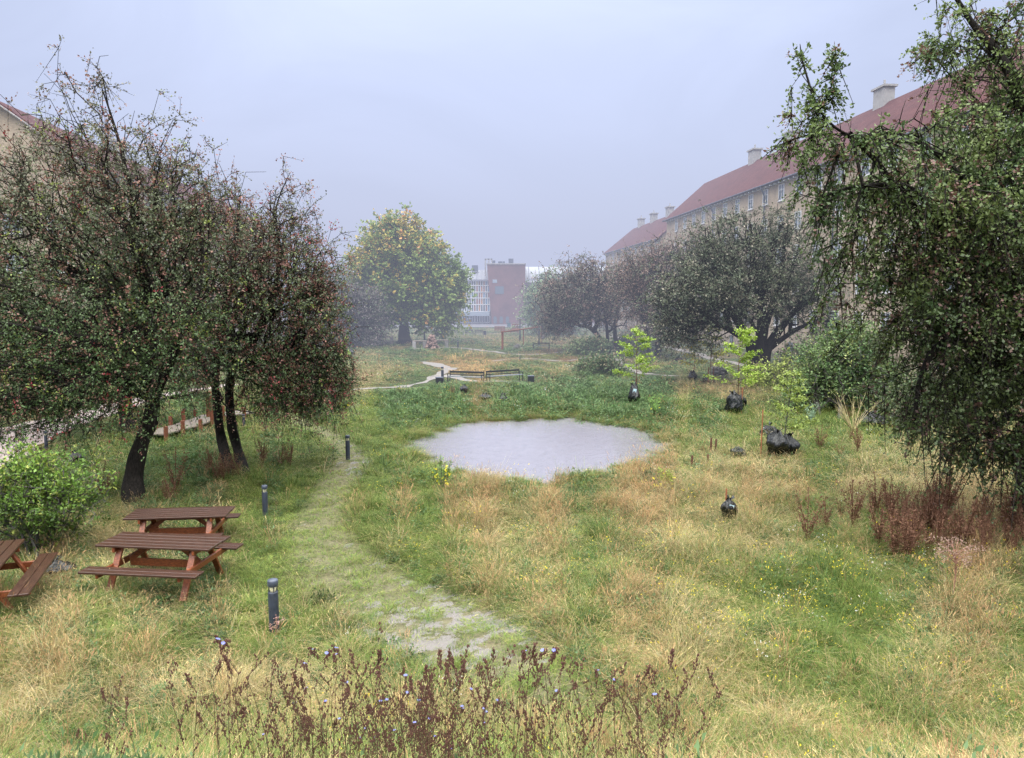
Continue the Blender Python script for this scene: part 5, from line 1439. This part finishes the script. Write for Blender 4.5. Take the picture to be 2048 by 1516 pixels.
# far hall with brick tower
def culture_hall():
    Y0 = 172.0
    def X(px): return (px - 1024) / F * Y0
    def Z(py): return W(1024, py, Y0).z
    root = empty('glass_hall', (X(930), Y0, 0), 0, 'hall with a gridded glass front and grey metal roof behind the chestnut', 'building')
    bx, by = X(930), Y0
    def rel(x, y, z): return (x - bx, y - by, z)
    x0, x1 = X(700), X(981); zt = Z(559); zb = Z(623)
    m = MB(); m.box(rel((x0 + x1) / 2, Y0 + 8.3, zt / 2), (x1 - x0, 16, zt)); m.build('wall', M_concrete, root)
    # panes, coloured here and there
    M_pan = {'g': M_glass, 'l': M_glass2, 'r': simple('brick_red_panel', (.26, .07, .05), .5, .1, 3, bump=0), 'o': simple('orange_panel', (.50, .20, .06), .5, .1, 3, bump=0), 'b': simple('blue_panel', (.10, .26, .42), .5, .1, 3, bump=0), 'y': simple('yellow_panel', (.5, .4, .12), .5, .1, 3, bump=0)}
    colsx = np.linspace(X(920), X(980), 14); rows = [zb, Z(609), Z(596), Z(584), Z(571), zt - .3]
    pat = ['ggglggrgoggrb', 'gglggggrrogbl', 'gggglbggrobgr', 'lggggggrgorgb', 'ggglgggyrgobg']
    for rr in range(5):
        for cc in range(13):
            m = MB(); m.quadface([rel(colsx[cc] + .06, Y0 - .02, rows[rr] + .08), rel(colsx[cc + 1] - .06, Y0 - .02, rows[rr] + .08), rel(colsx[cc + 1] - .06, Y0 - .02, rows[rr + 1] - .08), rel(colsx[cc] + .06, Y0 - .02, rows[rr + 1] - .08)])
            m.build('pane', M_pan[pat[rr][cc]], root)
    m = MB()
    for c_ in colsx: m.box(rel(c_, Y0 - .10, (zb + zt) / 2), (.16, .2, zt - zb))
    for r_ in rows: m.box(rel((colsx[0] + colsx[-1]) / 2, Y0 - .13, r_), (colsx[-1] - colsx[0], .22, .2))
    m.build('glazing_bars', M_white, root)
    m = MB(); gx = np.linspace(X(905), X(980), 16)
    m.box(rel((gx[0] + gx[-1]) / 2, Y0 - 1.3, (zb + Z(631)) / 2 - .05), (gx[-1] - gx[0], 2.4, zb - Z(631))); m.build('canopy', M_glass2, root)
    m = MB(); m.quadface([rel(gx[0], Y0 - .03, .6), rel(gx[-1], Y0 - .03, .6), rel(gx[-1], Y0 - .03, Z(632)), rel(gx[0], Y0 - .03, Z(632))]); m.build('ground_floor_glass', M_glass, root)
    m = MB()
    for i, g_ in enumerate(gx): m.box(rel(g_, Y0 - .1, (Z(632) + .2) / 2), (.14 if i % 3 else .3, .2, Z(632) - .2))
    m.box(rel((gx[0] + gx[-1]) / 2, Y0 - .12, Z(645)), (gx[-1] - gx[0], .2, .25)); m.build('window_frames', M_white, root)
    M_roof = simple('grey_metal_roof', (.20, .21, .24), .6, .12, 1.2, (.27, .28, .32), .05)
    m = MB(); zr = Z(538)
    m.quadface([rel(x0, Y0 - .8, zt), rel(x1, Y0 - .8, zt), rel(x1, Y0 + 6, zr), rel(x0, Y0 + 6, zr)]); m.quadface([rel(x0, Y0 - .8, zt - .4), rel(x1, Y0 - .8, zt - .4), rel(x1, Y0 - .8, zt), rel(x0, Y0 - .8, zt)])
    m.quadface([rel(x0, Y0 + 6, zr), rel(x1, Y0 + 6, zr), rel(x1, Y0 + 17, zr), rel(x0, Y0 + 17, zr)])
    rf = m.build('roof', M_roof, root)
    m = MB()
    for x in np.arange(x0 + .5, x1 - .5, 1.1): m.bar(rel(x, Y0 - .7, zt + .06), rel(x, Y0 + 5.9, zr + .06), .06, .08)
    m.build('roof_seams', M_coattop, rf)
    m = MB(); m.box(rel(X(949), Y0 + 4, zr + .3), (1.4, 1.2, 1.4)); m.build('vent', M_coattop, rf)
    # tower
    t0, t1, th = X(979), X(1050), Z(530)
    tw = empty('brick_tower', ((t0 + t1) / 2, Y0 - 2, 0), 0, 'windowless red brick tower block beside the glass hall', 'building')
    w = t1 - t0; M_r = M_redbrick
    m = MB(); m.v = [(-w / 2 + .6, -1, 0), (w / 2, -1, 0), (w / 2, 12, 0), (-w / 2 + .6, 12, 0), (-w / 2 - .4, -1, th), (w / 2, -1, th), (w / 2, 12, th), (-w / 2 - .4, 12, th)]
    m.f = [(0, 1, 5, 4), (1, 2, 6, 5), (2, 3, 7, 6), (3, 0, 4, 7), (4, 5, 6, 7)]; m.mi = [0] * 5; m.build('wall', M_r, tw)
    m = MB(); m.box((-.2, 5.5, th + .12), (w + .7, 13.4, .25)); m.build('parapet', M_concrete, tw)
    def TX(px): return X(px) - (t0 + t1) / 2
    m = MB(); m.box((TX(999.5), -1.03, Z(580.5)), (X(1008) - X(991), .1, Z(573) - Z(588))); m.build('dark_window', M_glass, tw)
    m = MB(); m.box((TX(990.5), -1.04, Z(563)), (1.0, .1, .75)); m.build('small_window', M_glass2, tw)
    for px in (991, 1003, 1015):
        m = MB(); hw = .38; cz = Z(638)
        pts = [(TX(px) - hw, -1.04, cz - .9), (TX(px) + hw, -1.04, cz - .9)] + [(TX(px) + hw * math.cos(a), -1.04, cz + .3 + hw * math.sin(a)) for a in np.linspace(0, PI, 8)]
        m.quadface(pts); m.build('arched_window', M_glass, tw)
    for px, s in ((988, .7), (999, .5), (1003, .5), (1008, .5), (1022, 1.1)):
        m = MB(); m.box((TX(px), 1, th + .25 + s * .5), (s, s, s)); m.build('roof_vent', M_coattop, tw)
    # stair frame on the roof
    m = MB(); z0, z1 = th - 2.5, Z(517)
    for px in (971, 978, 984):
        m.bar((TX(px), 2.5, z0), (TX(px), 2.5, z1), .28, .28)
    m.bar((TX(970.2), 2.5, z1 - .14), (TX(984.8), 2.5, z1 - .14), .28, .28); m.build('roof_frame', M_concrete, tw)
    # right wing
    r1 = X(1240)
    wg = empty('brick_wing', ((t1 + r1) / 2, Y0 + 6, 0), 0, 'low brick wing with a pale rounded metal roof right of the tower', 'building')
    ww = r1 - t1; zt2, zr2 = Z(563), Z(529)
    m = MB(); m.box((0, 4, zt2 / 2), (ww, 8, zt2)); m.build('wall', M_redbrick, wg)
    m = MB(); N = 8
    for i in range(N):
        a0, a1 = PI / 2 * i / N, PI / 2 * (i + 1) / N
        y0_, z0_ = -.3 + 6 * (1 - math.cos(a0)), zt2 + (zr2 - zt2) * math.sin(a0); y1_, z1_ = -.3 + 6 * (1 - math.cos(a1)), zt2 + (zr2 - zt2) * math.sin(a1)
        m.quadface([(-ww / 2, y0_, z0_), (ww / 2, y0_, z0_), (ww / 2, y1_, z1_), (-ww / 2, y1_, z1_)])
    m.quadface([(-ww / 2, 5.7, zr2), (ww / 2, 5.7, zr2), (ww / 2, 12, zr2), (-ww / 2, 12, zr2)])
    M_roof2 = simple('pale_metal_roof', (.38, .40, .44), .6, .08, .6, bump=0)
    rf = m.build('roof', M_roof2, wg)
    for x in np.arange(-ww / 2 + 1, ww / 2, 2.4):
        m = MB(); m.tube([(x, -.3 + 6 * (1 - math.cos(a)) , zt2 + (zr2 - zt2) * math.sin(a) + .05) for a in np.linspace(0, PI / 2, 7)], .06, 4); m.build('roof_rib', M_coattop, rf)
    m = MB(); m.bar((-ww / 2, -.5, zt2 + .1), (ww / 2, -.5, zt2 + .1), .4, .35); m.build('gutter', M_white, wg)
culture_hall()

# ------------------------------------------------------------------ individual plants
def dock(seed, h=1.0, n=9, c1=(.12, .058, .036), c2=(.26, .14, .09), spread=.28):
    r = np.random.default_rng(seed); Q = []; C = []
    for i in range(n):
        a = r.uniform(0, 2 * PI); d = np.array([math.cos(a), math.sin(a), 0]); L = h * r.uniform(.6, 1.1); b = d * r.uniform(0, .012)
        t = np.linspace(0, 1, 6); P = b[None] + d[None] * (spread * t ** 1.6 * r.uniform(.3, 1.2))[:, None] + np.array([0, 0, 1])[None] * (L * t)[:, None]
        sd_ = np.array([-d[1], d[0], 0]) * .007
        for k in range(5): Q.append(np.stack([P[k] - sd_, P[k] + sd_, P[k + 1] + sd_ * .7, P[k + 1] - sd_ * .7])[None]); C.append(np.array([c1]) * r.uniform(.8, 1.2))
        m = 60; tt = r.uniform(.3, 1, m); base = np.stack([np.interp(tt, t, P[:, j]) for j in range(3)], -1) + r.normal(0, .022, (m, 3))
        q = leaves_at(base, np.array([[0, 0, .5]]) * np.ones((m, 3)), .035 * r.uniform(.6, 1.4, m), r, .7, .3, 1); Q.append(q); C.append(mixcol(c1, c2, r.uniform(0, 1, m)))
    return np.concatenate(Q).reshape(-1, 3), np.repeat(np.concatenate(C), 4, 0)

DOCKS = []
for i in range(6):
    V, C = dock(700 + i, 1.0, 10); me = fast_mesh('dry_dock', V, 4, C); me.materials.append(M_plant); DOCKS.append(me)
def put_docks(lab, group, pts, hm, name='dried_dock'):
    for i, (px, py) in enumerate(pts):
        b = GT(px, py); o = bpy.data.objects.new(name, DOCKS[i % 6]); COL.objects.link(o)
        s = hm * random.uniform(.5, 1.25); o.location = (b.x, b.y, b.z - .04); o.scale = (s * 1.1, s * 1.1, s); o.rotation_euler = (0, 0, random.uniform(0, 6)); tag(o, lab, 'dried plant', group)
pr = random.Random(9)
put_docks('dark red-brown dried dock plant in the thicket under the right-hand hawthorn', 'dried docks under the right-hand hawthorn', [(pr.gauss(1850, 100), pr.uniform(1020, 1125)) for _ in range(72)] + [(pr.uniform(1960, 2080), pr.uniform(1040, 1110)) for _ in range(16)], 1.0)
put_docks('red-brown dried dock stalk around the feet of the twin hawthorn trunks', 'dried docks around the twin trunks', [(pr.uniform(415, 500), pr.uniform(935, 965)) for _ in range(10)] + [(pr.uniform(520, 610), pr.uniform(925, 945)) for _ in range(6)], .75)
put_docks('red-brown dried dock standing behind the rear picnic table', 'dried docks behind the rear picnic table', [(335, 1005), (352, 985), (345, 1010), (205, 1000), (215, 985)], .95)
put_docks('rusty dried dock on the slope around the bench and bags', 'dried docks in the middle meadow', [(1640, 900), (1680, 915), (1715, 905), (1143, 742), (1700, 880), (1480, 805), (905, 790), (1700, 840)], .8)

# pale dead umbel plant at right
def umbel():
    b = GT(1905, 1205); r = np.random.default_rng(77); Y = b.y
    root = empty('dead_umbel_plant', b, 0, 'pale pinkish dead umbel plant standing before the red-brown dock thicket', 'dried plant')
    h = W(1905, 1072, Y).z - b.z
    m = MB(); m.tube([(0, 0, 0), (.03, 0, h * .5), (.0, 0, h * .8)], [.014, .011, .008], 5)
    P = []
    for i in range(26):
        a = r.uniform(0, 2 * PI); L = h * r.uniform(.2, .45); z0 = h * r.uniform(.45, .8); e = Vector((math.cos(a) * L * .75, math.sin(a) * L * .75, z0 + L * .5))
        m.tube([(0, 0, z0), (e.x * .5, e.y * .5, z0 + L * .35), tuple(e)], [.006, .005, .003], 4, False)
        P += [np.array(e) + r.normal(0, .05, 3) for _ in range(26)]
    P = np.array(P); P[:, 2] = np.minimum(P[:, 2], h)
    m.build('stem', M_pinkstem, root)
    Q = leaves_at(P, r.normal(0, 1, P.shape), .026 * r.uniform(.6, 1.4, len(P)), r, .8, .5, .5); link('seed_heads', fast_mesh('seed_heads', Q.reshape(-1, 3), 4, np.repeat(mixcol((.30, .19, .15), (.45, .32, .26), r.uniform(0, 1, len(P))), 4, 0)), M_plant, root)
M_pinkstem = simple('pink_stem', (.26, .13, .09), .8, .3, 20)
umbel()
# small dead flower heads at the nearest bollard
def posy():
    b = GT(556, 1272); r = np.random.default_rng(5); m = MB(); root = empty('dried_flower', (b.x, b.y - .12, b.z), 0, 'small pinkish dried flowers leaning on the foot of the nearest bollard', 'dried plant')
    P = []
    for i in range(9):
        e = Vector((r.normal(0, .07), r.normal(0, .05), r.uniform(.18, .36))); m.tube([(0, 0, 0), tuple(e * .6), tuple(e)], .003, 4, False); P += [np.array(e) + r.normal(0, .014, 3) for _ in range(14)]
    m.build('stem', M_pinkstem, root); P = np.array(P)
    Q = leaves_at(P, r.normal(0, 1, P.shape), .022 * np.ones(len(P)), r, .8, .5, .5); link('flower_head', fast_mesh('flower_head', Q.reshape(-1, 3), 4, np.repeat(mixcol((.42, .22, .18), (.62, .42, .36), r.uniform(0, 1, len(P))), 4, 0)), M_plant, root)
posy()
# yellow evening primrose at the pond
def primrose(label, px, pyb, pyt, wpx, seed, nfl=14, c1=(.12, .22, .05), c2=(.22, .34, .08)):
    b = GT(px, pyb); Y = b.y; h = W(px, pyt, Y).z - b.z; w = wpx / F * Y / 2; r = np.random.default_rng(seed)
    root = empty('flowering_weed', b, 0, label, 'plant'); m = MB(); P = []; FL = []
    for i in range(12):
        a = r.uniform(0, 2 * PI); rr = w * math.sqrt(r.uniform(0, 1)); e = np.array([math.cos(a) * rr, math.sin(a) * rr, h * r.uniform(.6, 1)])
        m.tube([(0, 0, 0), tuple(e * np.array([.7, .7, .5])), tuple(e)], [.008, .006, .003], 4, False)
        for _ in range(34): t = r.uniform(.3, 1); P.append(e * np.array([t, t, t]) + r.normal(0, .03, 3))
    for _ in range(nfl): a = r.uniform(0, 2 * PI); FL.append([w * .9 * math.cos(a) * r.uniform(.3, 1), w * .9 * math.sin(a) * r.uniform(.3, 1) - .05, h * r.uniform(.15, .7)])
    m.build('stem', M_barkg, root); P = np.array(P)
    Q = leaves_at(P, r.normal(0, 1, P.shape), .075 * r.uniform(.6, 1.3, len(P)), r, .4, .7, .5); link('leaves', fast_mesh('leaves', Q.reshape(-1, 3), 4, np.repeat(mixcol(c1, c2, r.uniform(0, 1, len(P))), 4, 0)), M_leaf, root)
    if FL:
        FL = np.repeat(np.array(FL), 4, 0); Q = leaves_at(FL, r.normal(0, 1, FL.shape), .06 * np.ones(len(FL)), r, .9, 1, .3); link('flowers', fast_mesh('flowers', Q.reshape(-1, 3), 4, np.ones((len(Q) * 4, 3)) * np.array([.85, .75, .06])), M_leaf, root)
primrose('upright green weed with yellow blossoms at the near left shore of the pond', 885, 985, 903, 46, 1, 22)
primrose('yellow-green weed near the right shore of the pond', 1325, 978, 935, 56, 2, 10, (.22, .30, .05), (.38, .42, .08))
primrose('tall bright green weed between the two yellow-green saplings', 1312, 830, 785, 44, 3, 2, (.14, .30, .05), (.24, .40, .08))
primrose('bluish green pale weed in front of the dense dark shrub', 1622, 848, 805, 26, 4, 0, (.20, .32, .20), (.30, .42, .28))
primrose('yellow-flowered weed by the tips of the red hawthorn', 690, 822, 796, 36, 5, 14)
# dead twig bush
def twig_bush():
    b = GT(1706, 862); r = np.random.default_rng(8); m = MB()
    for i in range(26):
        a = r.uniform(-.3, 2.6) if i % 2 else r.uniform(0, 6.28); L = r.uniform(.7, 1.9); d = np.array([math.cos(a) * .75, math.sin(a) * .4, 1]); d /= np.linalg.norm(d)
        p = [d * L * t + r.normal(0, .05, 3) * t for t in (0, .35, .7, 1)]; m.tube([tuple(x) for x in p], [.018, .013, .008, .004], 4, False)
        for k in range(2): q = p[2] + (d + r.normal(0, .5, 3)) * L * .3; m.tube([tuple(p[2]), tuple(q)], [.008, .003], 3, False)
    o = m.build('dead_twig_bush', simple('bleached_twigs', (.38, .32, .16), .8, .3, 8)); o.location = b; tag(o, 'bleached leafless twig bush in front of the dark shrub', 'dead bush')
twig_bush()

# foreground chicory: branching dry stems with bud knots
def chicory_mesh(seed, H_=1.0, flowers=2):
    r = np.random.default_rng(seed); m = MB(); buds = []; fls = []
    def stem(p, d, L, rad, depth):
        n = 7; pts = [p]; q = p.copy(); dd = d.copy()
        for i in range(n):
            dd = dd + r.normal(0, .10, 3) + np.array([0, 0, .10]); dd /= np.linalg.norm(dd); q = q + dd * L / n; pts.append(q.copy())
            if depth > 0 or i > 2:
                if r.uniform() < .85: buds.append(q + r.normal(0, .006, 3))
                if r.uniform() < .35: buds.append(q + r.normal(0, .012, 3))
            if depth < 2 and i > 0 and r.uniform() < (.65 if depth == 0 else .35):
                a = r.uniform(0, 2 * PI); s = np.array([math.cos(a), math.sin(a), .9]); s /= np.linalg.norm(s); stem(q.copy(), s, L * r.uniform(.25, .5) * (1 - i / n * .5), rad * .6, depth + 1)
        m.tube([tuple(x) for x in pts], list(np.linspace(rad, rad * .4, n + 1)), 4, False); buds.append(q)
    stem(np.array([0., 0, 0]), np.array([r.normal(0, .1), r.normal(0, .1), 1.]), H_, .0042, 0)
    bm_ = MB()
    for b in buds:
        s = .0066 * r.uniform(.6, 1.4); h = s * 1.7; n0 = len(bm_.v); ax = r.normal(0, .3, 2)
        bm_.v += [(b[0] + s, b[1], b[2]), (b[0], b[1] + s, b[2]), (b[0] - s, b[1], b[2]), (b[0], b[1] - s, b[2]), (b[0] + ax[0] * s, b[1] + ax[1] * s, b[2] + h), (b[0], b[1], b[2] - h * .8)]
        for k in range(4): bm_.f += [(n0 + k, n0 + (k + 1) % 4, n0 + 4), (n0 + (k + 1) % 4, n0 + k, n0 + 5)]; bm_.mi += [0, 0]
    fm = MB()
    for k in range(flowers):
        c = np.array(buds[r.integers(len(buds) // 2, len(buds))]) + np.array([0, 0, .01]); tl = r.normal(0, .5, 2)
        for j in range(9):
            a = 2 * PI * j / 9; a2 = a + .5; R = .019
            fm.quadface([tuple(c), (c[0] + R * .7 * math.cos(a), c[1] + R * .7 * math.sin(a), c[2] + .004 + tl[0] * R * .7 * math.cos(a)), (c[0] + R * math.cos((a + a2) / 2), c[1] + R * math.sin((a + a2) / 2), c[2] + .002 + tl[0] * R * math.cos(a)), (c[0] + R * .7 * math.cos(a2), c[1] + R * .7 * math.sin(a2), c[2] + .004 + tl[0] * R * .7 * math.cos(a2))])
    return m, bm_, fm
M_chic = simple('chicory_stem', (.065, .036, .02), .7, .4, 30); M_chicg = simple('green_stem', (.12, .16, .05), .6, .3, 20)
M_bud = simple('chicory_bud', (.085, .032, .02), .7, .4, 30); M_blue = simple('pale_blue_petal', (.22, .25, .60), .6, .15, 30, bump=0)
def chicory():
    protos = []
    for i in range(8):
        a, b, c = chicory_mesh(900 + i, 1.0, 1 if i % 4 == 2 else 0)
        root = empty('chicory_plant', (0, 0, 0), 0, 'x', 'wild chicory')
        n0 = len(a.v); a.v += b.v; a.f += [tuple(n0 + q for q in f) for f in b.f]; a.mi += [1] * len(b.f)
        a.build('stem', [M_chic if i % 4 else M_chicg, M_bud], root)
        if c.v: c.build('flower', M_blue, root)
        protos.append(root)
    used = set(); pr = random.Random(5)
    spots = []
    for k in range(165):
        px = pr.gauss(850, 190) if k < 145 else pr.uniform(30, 1500); spots.append((px, pr.uniform(4.2, 6.6), k))
    for px, Y, k in spots:
        x = (px - 1024) / F * Y * 1.12; z = Hs(x, Y)
        i = k % 8; o = protos[i]
        if i in used: o = copy_tree(protos[i])
        used.add(i)
        top_py = pr.uniform(1335, 1500) if k < 145 else pr.uniform(1340, 1480)
        h = W(px, top_py, Y).z - z; h = max(.5, min(h, 1.7))
        o.location = (x, Y, z - .03); s = h / .98; o.scale = (s * .9, s * .9, s); o.rotation_euler = (0, 0, pr.uniform(0, 6.28))
        g = i % 4 == 0; fl = i % 4 == 2
        lab = ('greener' if g else 'dark brown') + ' branching chicory stem ' + ('with pale blue flowers' if fl else 'with bare seed buds only') + ' along the bottom edge'
        tag(o, lab, 'wild chicory', 'chicory ' + ('green ' if g else 'brown ') + ('flowering' if fl else 'seeding') + ' stems in the foreground')
chicory()
bpy.context.view_layer.update()
